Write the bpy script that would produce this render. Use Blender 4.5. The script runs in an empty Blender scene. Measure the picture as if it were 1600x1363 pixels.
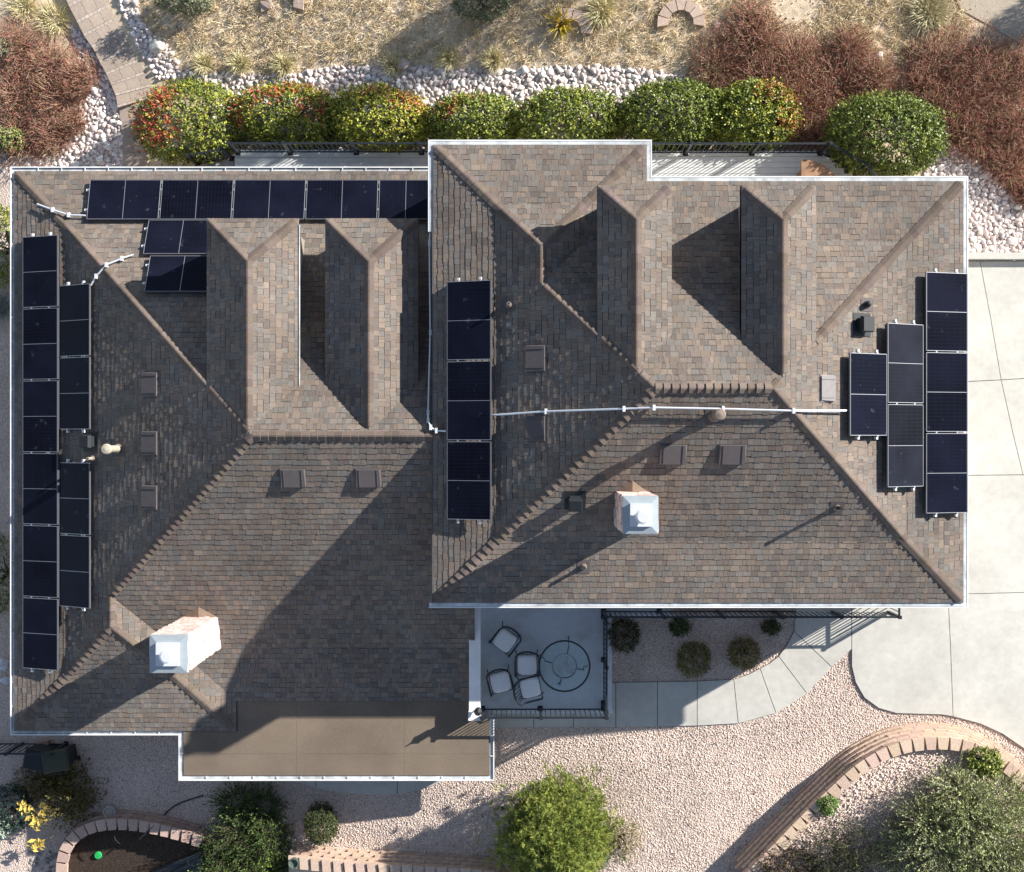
import bpy, math, random
import numpy as np
from mathutils import Vector, Matrix

R = math.radians
S = bpy.context.scene
COL = S.collection
random.seed(7)
RNG = np.random.default_rng(11)

# ------------------------------------------------------------------ camera
CAMZ, FPX = 32.0, 1800.0
cd = bpy.data.cameras.new('camera')
cam = bpy.data.objects.new('camera', cd)
COL.objects.link(cam)
cam.location = (0, 0, CAMZ)
cam.rotation_euler = (0, 0, 0)
cd.sensor_fit = 'HORIZONTAL'
cd.sensor_width = 36.0
cd.lens = FPX / 1600 * 36.0
cd.clip_end = 2000
S.camera = cam

# ------------------------------------------------------------------ sky and sun
SUN_EL = R(25.0)
SUN_H = np.array([.865, .502])
SUN_H = SUN_H / np.linalg.norm(SUN_H)
w = bpy.data.worlds.new('World')
S.world = w
w.use_nodes = True
nt = w.node_tree
bg = nt.nodes['Background']
sky = nt.nodes.new('ShaderNodeTexSky')
sky.sky_type = 'NISHITA'
sky.sun_disc = False
sky.sun_elevation = SUN_EL
sky.sun_rotation = math.atan2(SUN_H[0], SUN_H[1])
sky.altitude = 1800
sky.dust_density = 0.6
hs = nt.nodes.new('ShaderNodeHueSaturation')
hs.inputs['Saturation'].default_value = .80
nt.links.new(sky.outputs[0], hs.inputs['Color'])
nt.links.new(hs.outputs[0], bg.inputs[0])
bg.inputs[1].default_value = 0.084
sl = bpy.data.lights.new('sun', 'SUN')
sl.energy = 5.0
sl.angle = R(0.55)
sl.color = (1.0, .945, .875)
so = bpy.data.objects.new('sun', sl)
COL.objects.link(so)
so.location = (30, 20, 40)
sd = Vector((SUN_H[0] * math.cos(SUN_EL), SUN_H[1] * math.cos(SUN_EL), math.sin(SUN_EL)))
so.rotation_euler = sd.to_track_quat('Z', 'Y').to_euler()
S.view_settings.view_transform = 'Standard'
S.view_settings.look = 'None'
S.view_settings.gamma = 1
S.view_settings.use_curve_mapping = False
S.view_settings.exposure = 1.10

# ------------------------------------------------------------------ helpers
def U(px, py, z):
    d = (CAMZ - z) / FPX
    return ((px - 800) * d, (681.5 - py) * d)

GX0, GX1 = -12.273, 3.636
XCUT = [GX0] + [-3 + .8 * i for i in range(14)]
def g(x, y):
    u = (3.4 - x) / 1.5
    sp = 1.5 * (u + math.log1p(math.exp(-u)) if u > 0 else math.log1p(math.exp(u)))
    return max(.4, 2.85 - .154 * sp) + .06 * min(12, max(0, y - 8))
def gv(x, y):
    return np.maximum(.4, 2.85 - .154 * 1.5 * np.logaddexp(0, (3.4 - x) / 1.5)) + .06 * np.clip(y - 8, 0, 12)
def GP(px, py, h=0.0):
    z = 1.5
    for _ in range(25):
        x, y = U(px, py, z + h)
        z = g(x, y)
    return x, y
def GPL(pts, h=0.0):
    return [GP(px, py, h) for px, py in pts]
def PL(plane, x, y):
    if isinstance(plane[0], tuple):
        return max(PL(q, x, y) for q in plane)
    return plane[0] + plane[1] * x + plane[2] * y
def ONP(px, py, plane, h=0.0):
    z = 5.0
    for _ in range(40):
        x, y = U(px, py, z)
        z = PL(plane, x, y) + h
    return x, y

WP = {}
def link(o, parent, c):
    COL.objects.link(o)
    if parent is not None:
        o.parent = parent
        o.location = Vector(c) - Vector(WP[parent.name])
    else:
        o.location = c
    WP[o.name] = tuple(c)

def tag(o, label=None, cat=None, group=None, kind=None):
    if label: o['label'] = label
    if cat: o['category'] = cat
    if group: o['group'] = group
    if kind: o['kind'] = kind
    return o

def thing(name, label, cat, loc, group=None):
    o = bpy.data.objects.new(name, None)
    o.empty_display_size = .2
    link(o, None, tuple(float(v) for v in loc))
    return tag(o, label, cat, group)

def mesh_from(name, V, F, cols=None, uv=None, smooth=False):
    me = bpy.data.meshes.new(name)
    if isinstance(F, np.ndarray):
        n, k = F.shape
        me.vertices.add(len(V))
        me.vertices.foreach_set('co', np.ascontiguousarray(V, dtype=np.float32).ravel())
        me.loops.add(n * k)
        me.loops.foreach_set('vertex_index', np.ascontiguousarray(F, dtype=np.int32).ravel())
        me.polygons.add(n)
        me.polygons.foreach_set('loop_start', np.arange(0, n * k, k, dtype=np.int32))
        me.polygons.foreach_set('loop_total', np.full(n, k, dtype=np.int32))
        me.update(calc_edges=True)
    else:
        me.from_pydata([tuple(map(float, v)) for v in V], [], F)
        me.update()
    if cols is not None:
        a = me.attributes.new('Col', 'FLOAT_COLOR', 'POINT')
        cc = np.ones((len(V), 4), dtype=np.float32)
        cc[:, :3] = np.asarray(cols, dtype=np.float32)
        a.data.foreach_set('color', cc.ravel())
    if uv is not None:
        l = me.uv_layers.new(name='UVMap')
        idx = np.zeros(len(me.loops), dtype=np.int32)
        me.loops.foreach_get('vertex_index', idx)
        l.data.foreach_set('uv', np.asarray(uv, dtype=np.float32)[idx].ravel())
    if smooth:
        me.polygons.foreach_set('use_smooth', np.ones(len(me.polygons), dtype=bool))
    return me

def mk(name, V, F, m, parent=None, cols=None, uv=None, smooth=False, label=None, cat=None, group=None, kind=None):
    V = np.asarray(V, dtype=float).reshape(-1, 3)
    c = np.array([(V[:, 0].min() + V[:, 0].max()) / 2, (V[:, 1].min() + V[:, 1].max()) / 2, V[:, 2].min()])
    me = mesh_from(name, V - c, F, cols, uv, smooth)
    if m is not None:
        me.materials.append(m)
    o = bpy.data.objects.new(name, me)
    link(o, parent, tuple(float(v) for v in c))
    return tag(o, label, cat, group, kind)

def inst(name, me, loc, parent=None, rot=(0, 0, 0), scale=(1, 1, 1), **k):
    o = bpy.data.objects.new(name, me)
    link(o, parent, tuple(float(v) for v in loc))
    o.rotation_euler = rot
    o.scale = scale
    return tag(o, **k)

class G:
    def __init__(s):
        s.V, s.F, s.C = [], [], []
    def add(s, V, F, col=None):
        n = len(s.V)
        s.V += [tuple(v) for v in V]
        s.F += [tuple(i + n for i in f) for f in F]
        if col is not None:
            s.C += [col] * len(V)
        return s
    def box(s, c, d, rz=0, M=None, col=None):
        hx, hy, hz = d[0] / 2, d[1] / 2, d[2] / 2
        V = [(x, y, z) for z in (-hz, hz) for y in (-hy, hy) for x in (-hx, hx)]
        ca, sa = math.cos(rz), math.sin(rz)
        if M is None:
            V = [(c[0] + x * ca - y * sa, c[1] + x * sa + y * ca, c[2] + z) for x, y, z in V]
        else:
            V = [tuple(M @ Vector((c[0] + x * ca - y * sa, c[1] + x * sa + y * ca, c[2] + z))) for x, y, z in V]
        return s.add(V, [(0, 2, 3, 1), (4, 5, 7, 6), (0, 1, 5, 4), (1, 3, 7, 5), (3, 2, 6, 7), (2, 0, 4, 6)], col)
    def prism(s, poly, zb, zt, col=None):
        n = len(poly)
        fb = zb if callable(zb) else (lambda x, y: zb)
        ft = zt if callable(zt) else (lambda x, y: zt)
        if sum(poly[i][0] * poly[(i + 1) % n][1] - poly[(i + 1) % n][0] * poly[i][1] for i in range(n)) < 0:
            poly = poly[::-1]
        V = [(x, y, fb(x, y)) for x, y in poly] + [(x, y, ft(x, y)) for x, y in poly]
        F = [tuple(range(n - 1, -1, -1)), tuple(range(n, 2 * n))] + [(i, (i + 1) % n, n + (i + 1) % n, n + i) for i in range(n)]
        return s.add(V, F, col)
    def tube(s, path, r, n=6, col=None, closed=False):
        P = [Vector(p) for p in path]
        rs = r if isinstance(r, (list, tuple)) else [r] * len(P)
        V, F = [], []
        m = len(P)
        for i, p in enumerate(P):
            if closed:
                t = P[(i + 1) % m] - P[i - 1]
            else:
                t = P[min(i + 1, m - 1)] - P[max(i - 1, 0)]
            t.normalize()
            a = Vector((0, 0, 1)) if abs(t.z) < .9 else Vector((1, 0, 0))
            u = t.cross(a).normalized()
            v = t.cross(u).normalized()
            for k in range(n):
                an = 2 * math.pi * k / n
                V.append(tuple(p + rs[i] * (u * math.cos(an) + v * math.sin(an))))
        for i in range(m if closed else m - 1):
            j = (i + 1) % m
            for k in range(n):
                k2 = (k + 1) % n
                F.append((i * n + k, i * n + k2, j * n + k2, j * n + k))
        if not closed:
            F.append(tuple(range(n)))
            F.append(tuple(range(m * n - 1, (m - 1) * n - 1, -1)))
        return s.add(V, F, col)
    def lathe(s, c, prof, n=20, col=None):
        V, F = [], []
        for r, z in prof:
            for k in range(n):
                a = 2 * math.pi * k / n
                V.append((c[0] + r * math.cos(a), c[1] + r * math.sin(a), c[2] + z))
        for i in range(len(prof) - 1):
            for k in range(n):
                k2 = (k + 1) % n
                F.append((i * n + k, i * n + k2, (i + 1) * n + k2, (i + 1) * n + k))
        F.append(tuple(range(n - 1, -1, -1)))
        F.append(tuple((len(prof) - 1) * n + k for k in range(n)))
        return s.add(V, F, col)
    def mk(s, name, m, parent=None, **k):
        return mk(name, s.V, s.F, m, parent, cols=(s.C if len(s.C) == len(s.V) and s.C else None), **k)

def clip(poly, a, b, c):
    """keep a*x+b*y<=c"""
    out = []
    n = len(poly)
    for i in range(n):
        p, q = poly[i], poly[(i + 1) % n]
        dp, dq = a * p[0] + b * p[1] - c, a * q[0] + b * q[1] - c
        if dp <= 0:
            out.append(p)
        if (dp < 0 < dq) or (dq < 0 < dp):
            t = dp / (dp - dq)
            out.append((p[0] + t * (q[0] - p[0]), p[1] + t * (q[1] - p[1])))
    return out

def area(poly):
    return .5 * sum(poly[i][0] * poly[(i + 1) % len(poly)][1] - poly[(i + 1) % len(poly)][0] * poly[i][1] for i in range(len(poly)))
def ccw(poly):
    return poly if area(poly) > 0 else poly[::-1]
def clip_convex(p, conv):
    n = len(conv)
    for i in range(n):
        (x0, y0), (x1, y1) = conv[i], conv[(i + 1) % n]
        a, b = (y1 - y0), -(x1 - x0)
        p = clip(p, a, b, a * x0 + b * y0)
        if len(p) < 3:
            return []
    return p
def pip(X, Y, poly):
    inside = np.zeros(len(X), dtype=bool)
    n = len(poly)
    j = n - 1
    for i in range(n):
        xi, yi = poly[i]
        xj, yj = poly[j]
        if yi != yj:
            c = ((yi > Y) != (yj > Y)) & (X < (xj - xi) * (Y - yi) / (yj - yi) + xi)
            inside ^= c
        j = i
    return inside
def gpieces(poly):
    """cut a polygon into strips so that each piece follows the ground"""
    out = []
    edges = [-1e4] + XCUT + [1e4]
    for x0, x1 in zip(edges[:-1], edges[1:]):
        p = clip(poly, -1, 0, -x0)
        if len(p) < 3: continue
        p = clip(p, 1, 0, x1)
        if len(p) < 3: continue
        for q in (clip(p, 0, 1, 8), clip(p, 0, -1, -8)):
            if len(q) >= 3 and abs(area(q)) > 1e-4:
                out.append(q)
    return out
def sheet(name, poly, h, m, **k):
    gg = G()
    for p in gpieces(poly):
        p = ccw(p)
        gg.add([(x, y, g(x, y) + h) for x, y in p], [tuple(range(len(p)))])
    return gg.mk(name, m, **k)
def smooth_path(pts, n=6):
    out = []
    P = [pts[0]] + list(pts) + [pts[-1]]
    for i in range(1, len(P) - 2):
        for k in range(n):
            t = k / n
            o = []
            for a in range(len(pts[0])):
                p0, p1, p2, p3 = P[i - 1][a], P[i][a], P[i + 1][a], P[i + 2][a]
                o.append(.5 * (2 * p1 + (p2 - p0) * t + (2 * p0 - 5 * p1 + 4 * p2 - p3) * t * t + (3 * p1 - p0 - 3 * p2 + p3) * t ** 3))
            out.append(tuple(o))
    out.append(tuple(pts[-1]))
    return out

# ------------------------------------------------------------------ materials
def mat(name, col=(.5, .5, .5), rough=.85, var=.12, scale=5.0, big=.0, bump=0.0, bscale=60.0, metal=0.0, attr=False, spec=.3, speck=None, vor=False):
    m = bpy.data.materials.new(name)
    m.use_nodes = True
    t = m.node_tree
    N, L = t.nodes, t.links
    b = N['Principled BSDF']
    b.inputs['Roughness'].default_value = rough
    b.inputs['Metallic'].default_value = metal
    b.inputs['Specular IOR Level'].default_value = spec
    geo = N.new('ShaderNodeNewGeometry')
    if attr:
        a = N.new('ShaderNodeAttribute')
        a.attribute_name = 'Col'
        csock = a.outputs['Color']
    else:
        a = N.new('ShaderNodeRGB')
        a.outputs[0].default_value = (*col, 1)
        csock = a.outputs[0]
    def noise(sc, det=4, rg=.6):
        n = N.new('ShaderNodeTexNoise')
        n.inputs['Scale'].default_value = sc
        n.inputs['Detail'].default_value = det
        n.inputs['Roughness'].default_value = rg
        L.new(geo.outputs['Position'], n.inputs['Vector'])
        return n
    def mr(sock, lo, hi, a0=.3, a1=.7):
        n = N.new('ShaderNodeMapRange')
        n.inputs[1].default_value = a0
        n.inputs[2].default_value = a1
        n.inputs[3].default_value = lo
        n.inputs[4].default_value = hi
        L.new(sock, n.inputs[0])
        return n.outputs[0]
    def scl(c, f):
        n = N.new('ShaderNodeVectorMath')
        n.operation = 'SCALE'
        L.new(c, n.inputs[0])
        L.new(f, n.inputs['Scale'])
        return n.outputs[0]
    if var:
        csock = scl(csock, mr(noise(scale).outputs[0], 1 - var, 1 + var))
    if big:
        csock = scl(csock, mr(noise(.5, 6, .65).outputs[0], 1 - big, 1 + big))
    if speck:
        n = noise(speck[0], 2)
        mx = N.new('ShaderNodeMix')
        mx.data_type = 'RGBA'
        L.new(mr(n.outputs[0], 0, speck[2], .55, .68), mx.inputs[0])
        L.new(csock, mx.inputs[6])
        mx.inputs[7].default_value = (*speck[1], 1)
        csock = mx.outputs[2]
    L.new(csock, b.inputs['Base Color'])
    if bump:
        if vor:
            n = N.new('ShaderNodeTexVoronoi')
            n.inputs['Scale'].default_value = bscale
            L.new(geo.outputs['Position'], n.inputs['Vector'])
        else:
            n = noise(bscale, 3)
        bp = N.new('ShaderNodeBump')
        bp.inputs['Strength'].default_value = bump
        bp.inputs['Distance'].default_value = .02
        L.new(n.outputs[0], bp.inputs['Height'])
        L.new(bp.outputs[0], b.inputs['Normal'])
    return m

M = {}
M['shingle'] = mat('shingle', attr=True, rough=.95, var=.2, scale=38, big=.18, bump=.35, bscale=160, spec=.15)
M['felt'] = mat('roof_felt', (.035, .03, .028), rough=.95)
M['rolled'] = mat('rolled_roofing', (.175, .140, .106), rough=.95, var=.16, scale=40, big=.18, bump=.3, bscale=150, spec=.15)
M['white'] = mat('white_paint', (.66, .67, .66), rough=.5, var=.08, scale=3, big=.10, spec=.4)
M['gutter_in'] = mat('gutter_inside', (.50, .53, .54), rough=.6, var=.3, scale=4, big=.2)
M['stucco'] = mat('stucco', (.52, .46, .40), rough=.95, var=.06, scale=12, bump=.3, bscale=90)
M['dormerwall'] = mat('dormer_siding', (.26, .225, .19), rough=.9, var=.1, scale=10)
M['parapet'] = mat('parapet_coating', (.80, .79, .77), rough=.7, var=.05, scale=5, big=.04)
M['stone'] = mat('pink_stone', attr=True, rough=.9, var=.16, scale=14, bump=.6, bscale=35)
M['galv'] = mat('galvanised_sheet', (.33, .38, .41), rough=.5, metal=.25, var=.06, scale=6, big=.05)
M['galv2'] = mat('bright_sheet', (.62, .64, .66), rough=.4, metal=.15, var=.04, scale=6)
M['conduit'] = mat('conduit_steel', (.74, .76, .80), rough=.35, metal=.4, var=.05, scale=3)
M['alu'] = mat('aluminium_frame', (.36, .375, .40), rough=.4, metal=.5, var=.04)
M['frame'] = mat('panel_frame', (.13, .135, .15), rough=.4, metal=.4, var=.04)
M['vent'] = mat('vent_plastic', (.10, .088, .088), rough=.8, var=.08, scale=10)
M['ventg'] = mat('vent_grey', (.24, .225, .22), rough=.8, var=.08, scale=10)
M['black'] = mat('black_metal', (.018, .022, .028), rough=.38, var=.1, scale=6, spec=.5)
M['blackp'] = mat('black_plastic', (.02, .024, .028), rough=.55, var=.1, scale=6)
M['cream'] = mat('cream_pipe', (.38, .345, .27), rough=.7, var=.12, scale=14)
M['copper'] = mat('pipe_boot', (.20, .16, .13), rough=.7, var=.2, scale=20)
M['tan'] = mat('cricket_sheet', (.20, .145, .105), rough=.8, var=.15, scale=8)
M['conc'] = mat('concrete', (.505, .495, .45), rough=.9, var=.07, scale=6, big=.16, bump=.12, bscale=120, speck=(2.2, (.47, .45, .40), .35))
M['balc'] = mat('balcony_coating', (.56, .60, .63), rough=.7, var=.05, scale=8, big=.10, speck=(1.1, (.42, .41, .39), .6))
M['joint'] = mat('joint_dirt', (.07, .062, .055), rough=1)
M['soil'] = mat('dry_soil', (.62, .50, .35), rough=1, var=.25, scale=7, big=.18, bump=.5, bscale=28, speck=(14, (.68, .61, .51), .55))
M['gravelbase'] = mat('gravel_bed', (.56, .455, .39), rough=1, var=.35, scale=26, big=.14, bump=.9, bscale=24, vor=True)
M['gravel'] = mat('gravel_stone', attr=True, rough=.95, var=.08, scale=30, big=.18)
M['rock'] = mat('white_rock', attr=True, rough=.9, var=.14, scale=18, bump=.4, bscale=30)
M['rockbase'] = mat('rock_bed', (.42, .36, .33), rough=1, var=.4, scale=12, bump=.6, bscale=20)
M['block'] = mat('retaining_block', attr=True, rough=.95, var=.16, scale=22, big=.10, bump=.45, bscale=60)
M['paver'] = mat('paver', attr=True, rough=.95, var=.12, scale=16, big=.12, bump=.3, bscale=70)
M['deck'] = mat('deck_board', attr=True, rough=.8, var=.08, scale=6, big=.05)
M['wood'] = mat('brown_wood', (.30, .175, .10), rough=.6, var=.25, scale=5, big=.1)
M['leaf'] = mat('leaf', attr=True, rough=.5, var=.18, scale=16, spec=.45)
M['dull'] = mat('dull_leaf', attr=True, rough=.75, var=.2, scale=14, spec=.2)
M['bark'] = mat('bark', (.11, .08, .06), rough=.95, var=.3, scale=12, bump=.5, bscale=40)
M['fabric'] = mat('chair_cushion', (.86, .86, .84), rough=.95, var=.12, scale=40, big=.05)
M['mulch'] = mat('dark_mulch', (.05, .035, .026), rough=1, var=.5, scale=18, bump=.8, bscale=30)
M['liner'] = mat('pond_liner', (.015, .016, .018), rough=.3, var=.2, scale=5, bump=.5, bscale=9, spec=.6)
M['green'] = mat('green_plastic', (.02, .36, .09), rough=.5, var=.08)
M['blue'] = mat('blue_plastic', (.05, .20, .62), rough=.5, var=.08)
M['pot'] = mat('glazed_pot', (.42, .41, .36), rough=.5, var=.2, scale=12)
M['potgreen'] = mat('green_pot', (.10, .13, .11), rough=.5, var=.2, scale=12)
M['window'] = mat('window_glass', (.02, .025, .03), rough=.08, var=0, spec=.6)

M['binlid'] = mat('bin_lid', (.05, .055, .035), rough=.6, var=.1)
M['block1'] = mat('single_block', (.36, .24, .20), rough=.95, var=.15, scale=20)
M['track'] = mat('dirt_track', (.46, .39, .30), rough=1, var=.12, scale=12, big=.12, bump=.3, bscale=40)

# solar glass: dark cells with fine busbar lines, laid out in the panel's own metres (UV)
def solar_mat(name, col, line, rough):
    m = bpy.data.materials.new(name)
    m.use_nodes = True
    t = m.node_tree
    N, L = t.nodes, t.links
    b = N['Principled BSDF']
    b.inputs['Roughness'].default_value = rough
    b.inputs['Specular IOR Level'].default_value = .1
    uv = N.new('ShaderNodeUVMap')
    sep = N.new('ShaderNodeSeparateXYZ')
    L.new(uv.outputs[0], sep.inputs[0])
    def lines(sock, period, width):
        a = N.new('ShaderNodeMath'); a.operation = 'DIVIDE'; a.inputs[1].default_value = period
        L.new(sock, a.inputs[0])
        f = N.new('ShaderNodeMath'); f.operation = 'FRACT'
        L.new(a.outputs[0], f.inputs[0])
        c = N.new('ShaderNodeMath'); c.operation = 'LESS_THAN'; c.inputs[1].default_value = width / period
        L.new(f.outputs[0], c.inputs[0])
        return c.outputs[0]
    a = lines(sep.outputs[0], .083, .007)
    c = lines(sep.outputs[1], .166, .005)
    mx = N.new('ShaderNodeMath'); mx.operation = 'MAXIMUM'
    L.new(a, mx.inputs[0]); L.new(c, mx.inputs[1])
    mix = N.new('ShaderNodeMix'); mix.data_type = 'RGBA'
    L.new(mx.outputs[0], mix.inputs[0])
    geo = N.new('ShaderNodeNewGeometry')
    n = N.new('ShaderNodeTexNoise'); n.inputs['Scale'].default_value = 1.3; n.inputs['Detail'].default_value = 6
    L.new(geo.outputs['Position'], n.inputs['Vector'])
    r = N.new('ShaderNodeMapRange'); r.inputs[1].default_value = .3; r.inputs[2].default_value = .75; r.inputs[3].default_value = .75; r.inputs[4].default_value = 1.6
    L.new(n.outputs[0], r.inputs[0])
    sc = N.new('ShaderNodeVectorMath'); sc.operation = 'SCALE'
    rgb = N.new('ShaderNodeRGB'); rgb.outputs[0].default_value = (*col, 1)
    oi = N.new('ShaderNodeObjectInfo')
    ov = N.new('ShaderNodeMapRange'); ov.inputs[3].default_value = .75; ov.inputs[4].default_value = 1.5
    L.new(oi.outputs['Random'], ov.inputs[0])
    mu = N.new('ShaderNodeMath'); mu.operation = 'MULTIPLY'
    L.new(r.outputs[0], mu.inputs[0]); L.new(ov.outputs[0], mu.inputs[1])
    L.new(rgb.outputs[0], sc.inputs[0]); L.new(mu.outputs[0], sc.inputs['Scale'])
    L.new(sc.outputs[0], mix.inputs[6])
    mix.inputs[7].default_value = (*line, 1)
    # dust smears
    n2 = N.new('ShaderNodeTexNoise'); n2.inputs['Scale'].default_value = 4.5; n2.inputs['Detail'].default_value = 5
    L.new(geo.outputs['Position'], n2.inputs['Vector'])
    r2 = N.new('ShaderNodeMapRange'); r2.inputs[1].default_value = .66; r2.inputs[2].default_value = .80; r2.inputs[3].default_value = 0; r2.inputs[4].default_value = .5
    L.new(n2.outputs[0], r2.inputs[0])
    m2 = N.new('ShaderNodeMix'); m2.data_type = 'RGBA'
    L.new(r2.outputs[0], m2.inputs[0]); L.new(mix.outputs[2], m2.inputs[6]); m2.inputs[7].default_value = (.10, .11, .13, 1)
    L.new(m2.outputs[2], b.inputs['Base Color'])
    return m
M['cells'] = solar_mat('solar_cells', (.0042, .0048, .0105), (.010, .0115, .02), .22)
M['cellsg'] = solar_mat('solar_cells_dusty', (.008, .009, .014), (.016, .0175, .024), .3)  # greyer base colour stands in for sky reflected by the steeper panels

def glass_mat():
    m = bpy.data.materials.new('table_glass')
    m.use_nodes = True
    b = m.node_tree.nodes['Principled BSDF']
    b.inputs['Base Color'].default_value = (.85, .95, .95, 1)
    b.inputs['Roughness'].default_value = .12
    b.inputs['IOR'].default_value = 1.05
    b.inputs['Transmission Weight'].default_value = .95
    return m
M['glass'] = glass_mat()

# ------------------------------------------------------------------ ground
gg = G()
xs = [-400, -60, -30, -20] + XCUT + [12, 20, 30, 60, 400]
ys = [-400, -60, -30, -18, 0, 8, 12, 20, 40, 100, 400]
V = [(x, y, g(x, y)) for y in ys for x in xs]
nx = len(xs)
F = [(j * nx + i, j * nx + i + 1, (j + 1) * nx + i + 1, (j + 1) * nx + i) for j in range(len(ys) - 1) for i in range(nx - 1)]
mk('ground', V, F, M['soil'], kind='structure', label='dry tan soil of the hillside lot')

front = [(-22, -20), (22, -20), (22, -2), (10, -2), (10, 4.4), (-12.2, 4.4), (-12.2, 7.6), (-22, 7.6)]
sheet('gravel_bed', front, .008, M['gravelbase'], kind='structure', label='pinkish gravel covering the front yard')

# rock beds of pale stones behind the hedge
bed_back = GPL([(455, 118), (520, 105), (640, 104), (700, 108), (800, 108), (900, 104), (1000, 108), (1068, 118), (1075, 150), (990, 240), (660, 240), (470, 235), (330, 215), (330, 150), (300, 120), (245, 125), (232, 95), (222, 85), (205, 50), (178, -10), (205, -10), (225, 40), (262, 72), (285, 112), (380, 116)])
bed_left = GPL([(108, 38), (128, 52), (150, 88), (165, 108), (176, 140), (186, 175), (193, 215), (196, 262), (-10, 275), (-10, 235), (60, 250), (95, 240), (112, 200), (108, 175), (140, 150)])
bed_right = GPL([(1468, 205), (1500, 235), (1540, 262), (1575, 300), (1605, 330), (1605, 402), (1512, 402), (1505, 290), (1440, 280)])
beds = [(bed_back, 'pale pink rock bed between hedge and dry grass'), (bed_left, 'pale rock bed beside the paver steps'), (bed_right, 'pale rock bed between round bush and driveway wall')]
rock_beds = [sheet('rock_bed', p, .012, M['rockbase'], kind='structure', label=l) for p, l in beds]

# ------------------------------------------------------------------ driveway and walkway: slabs with open joints
def inset(poly, d):
    poly = ccw(poly)
    n = len(poly)
    out = []
    for i in range(n):
        p0, p1, p2 = Vector(poly[i - 1]), Vector(poly[i]), Vector(poly[(i + 1) % n])
        a, b = (p1 - p0), (p2 - p1)
        if a.length < 1e-6 or b.length < 1e-6:
            out.append(tuple(p1)); continue
        a.normalize(); b.normalize()
        n1, n2 = Vector((-a.y, a.x)), Vector((-b.y, b.x))
        m_ = n1 + n2
        if m_.length < .2:
            out.append(tuple(p1)); continue
        m_ = m_ / max(.3, m_.dot(n1))
        out.append(tuple(p1 + m_ * d))
    return out
def slabs(name, label, lists, th, base_h=.015):
    root = bpy.data.objects.new(name, None)
    allp = [GPL(l) for l in lists]
    cx = sum(p[0] for q in allp for p in q) / sum(len(q) for q in allp)
    cy = sum(p[1] for q in allp for p in q) / sum(len(q) for q in allp)
    link(root, None, (cx, cy, g(cx, cy)))
    tag(root, label, None, None, 'structure')
    b = G()
    for q in allp:
        for p in gpieces(q):
            p = ccw(p)
            b.add([(x, y, g(x, y) + base_h) for x, y in p], [tuple(range(len(p)))])
    b.mk('joint_bed', M['joint'], root)
    for q in allp:
        s = G()
        qi = inset(q, .008)
        s.prism(qi, lambda x, y: g(x, y) - .05, lambda x, y: g(x, y) + th)
        s.mk('slab', M['conc'], root)
    return root
XR, YT = 1660, 409
drive = [
    [(1500, YT), (1530, YT), (1547, 500), (1563, 594), (1500, 597)],
    [(1530, YT), (XR, YT), (XR, 588), (1563, 594), (1547, 500)],
    [(1500, 597), (1563, 594), (1582, 680), (1597, 742), (1500, 743)],
    [(1563, 594), (XR, 588), (XR, 742), (1597, 742), (1582, 680)],
    [(1500, 743), (1597, 742), (XR, 742), (XR, 924), (1500, 928)],
    [(1480, 928), (1500, 928), (XR, 924), (XR, 1220), (1600, 1170), (1565, 1146), (1530, 1130), (1488, 1119), (1484, 1010)],
    [(1330, 928), (1480, 928), (1484, 1010), (1488, 1119), (1470, 1116), (1400, 1114), (1372, 1106), (1350, 1090), (1336, 1066), (1330, 1040), (1330, 1000)],
]
drive = [[(a, b) for a, b in q] for q in drive]
slabs('driveway', 'pale concrete driveway with sawn joints beside the house', drive, .055)
walk = [
    [(1242, 930), (1330, 930), (1330, 1014), (1299, 1042), (1240, 986), (1242, 965)],
    [(1240, 986), (1299, 1042), (1260, 1083), (1216, 1025), (1230, 1006)],
    [(1216, 1025), (1260, 1083), (1212, 1114), (1187, 1044), (1202, 1036)],
    [(1187, 1044), (1212, 1114), (1153, 1130), (1146, 1061), (1168, 1054)],
    [(1146, 1061), (1153, 1130), (1089, 1133.5), (1089, 1064)],
    [(1089, 1064), (1089, 1133.5), (1027, 1135), (1027, 1065)],
    [(1027, 1065), (1027, 1135), (962, 1136), (962, 1066)],
    [(962, 1066), (962, 1136), (896, 1136), (896, 1066)],
    [(896, 1066), (896, 1136), (834, 1136), (834, 1066)],
    [(834, 1066), (834, 1136), (760, 1137), (760, 1066)],
]
slabs('walkway', 'curved concrete walkway below the balcony', walk, .05)
porch = [
    [(430, 1150), (494, 1150), (494, 1231), (470, 1224), (445, 1214), (430, 1204)],
    [(494, 1150), (621, 1150), (621, 1241), (580, 1241), (540, 1239), (494, 1231)],
    [(621, 1150), (710, 1150), (706, 1214), (680, 1226), (650, 1235), (621, 1241)],
]
slabs('porch_slab', 'curved grey concrete slab under the porch roof edge', porch, .05)

# low concrete wall at the head of the driveway
a, b_ = GP(1500, 402), GP(1700, 402)
G().box(((a[0] + b_[0]) / 2, a[1], 2.85 + .05), (b_[0] - a[0], .16, .36)).mk('low_wall', M['conc'], label='low pale concrete kerb wall between rocks and driveway', cat='wall')
# ------------------------------------------------------------------ house
# the roof kicks out: a flatter skirt along every eave, steeper above the break
P1, P, KD = .25, .508, 1.42
KH = P1 * KD
CP = 1 / math.sqrt(1 + P * P)
UZ, LZ = 6.10, 3.13
ux0, ux1, uy0, uy1 = -1.77, 10.15, -3.75, 5.73
uyr = (uy0 + uy1) / 2
uh = (uy1 - uy0) / 2
wx1, wy1 = 3.03, 6.55
wrx = (ux0 + wx1) / 2
wh = (wx1 - ux0) / 2
lx0, ly0, ly1 = -12.47, -6.64, 6.64
LH = 6.64
vy0, vh = -7.39, 2.78
vrx = lx0 + vh

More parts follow.
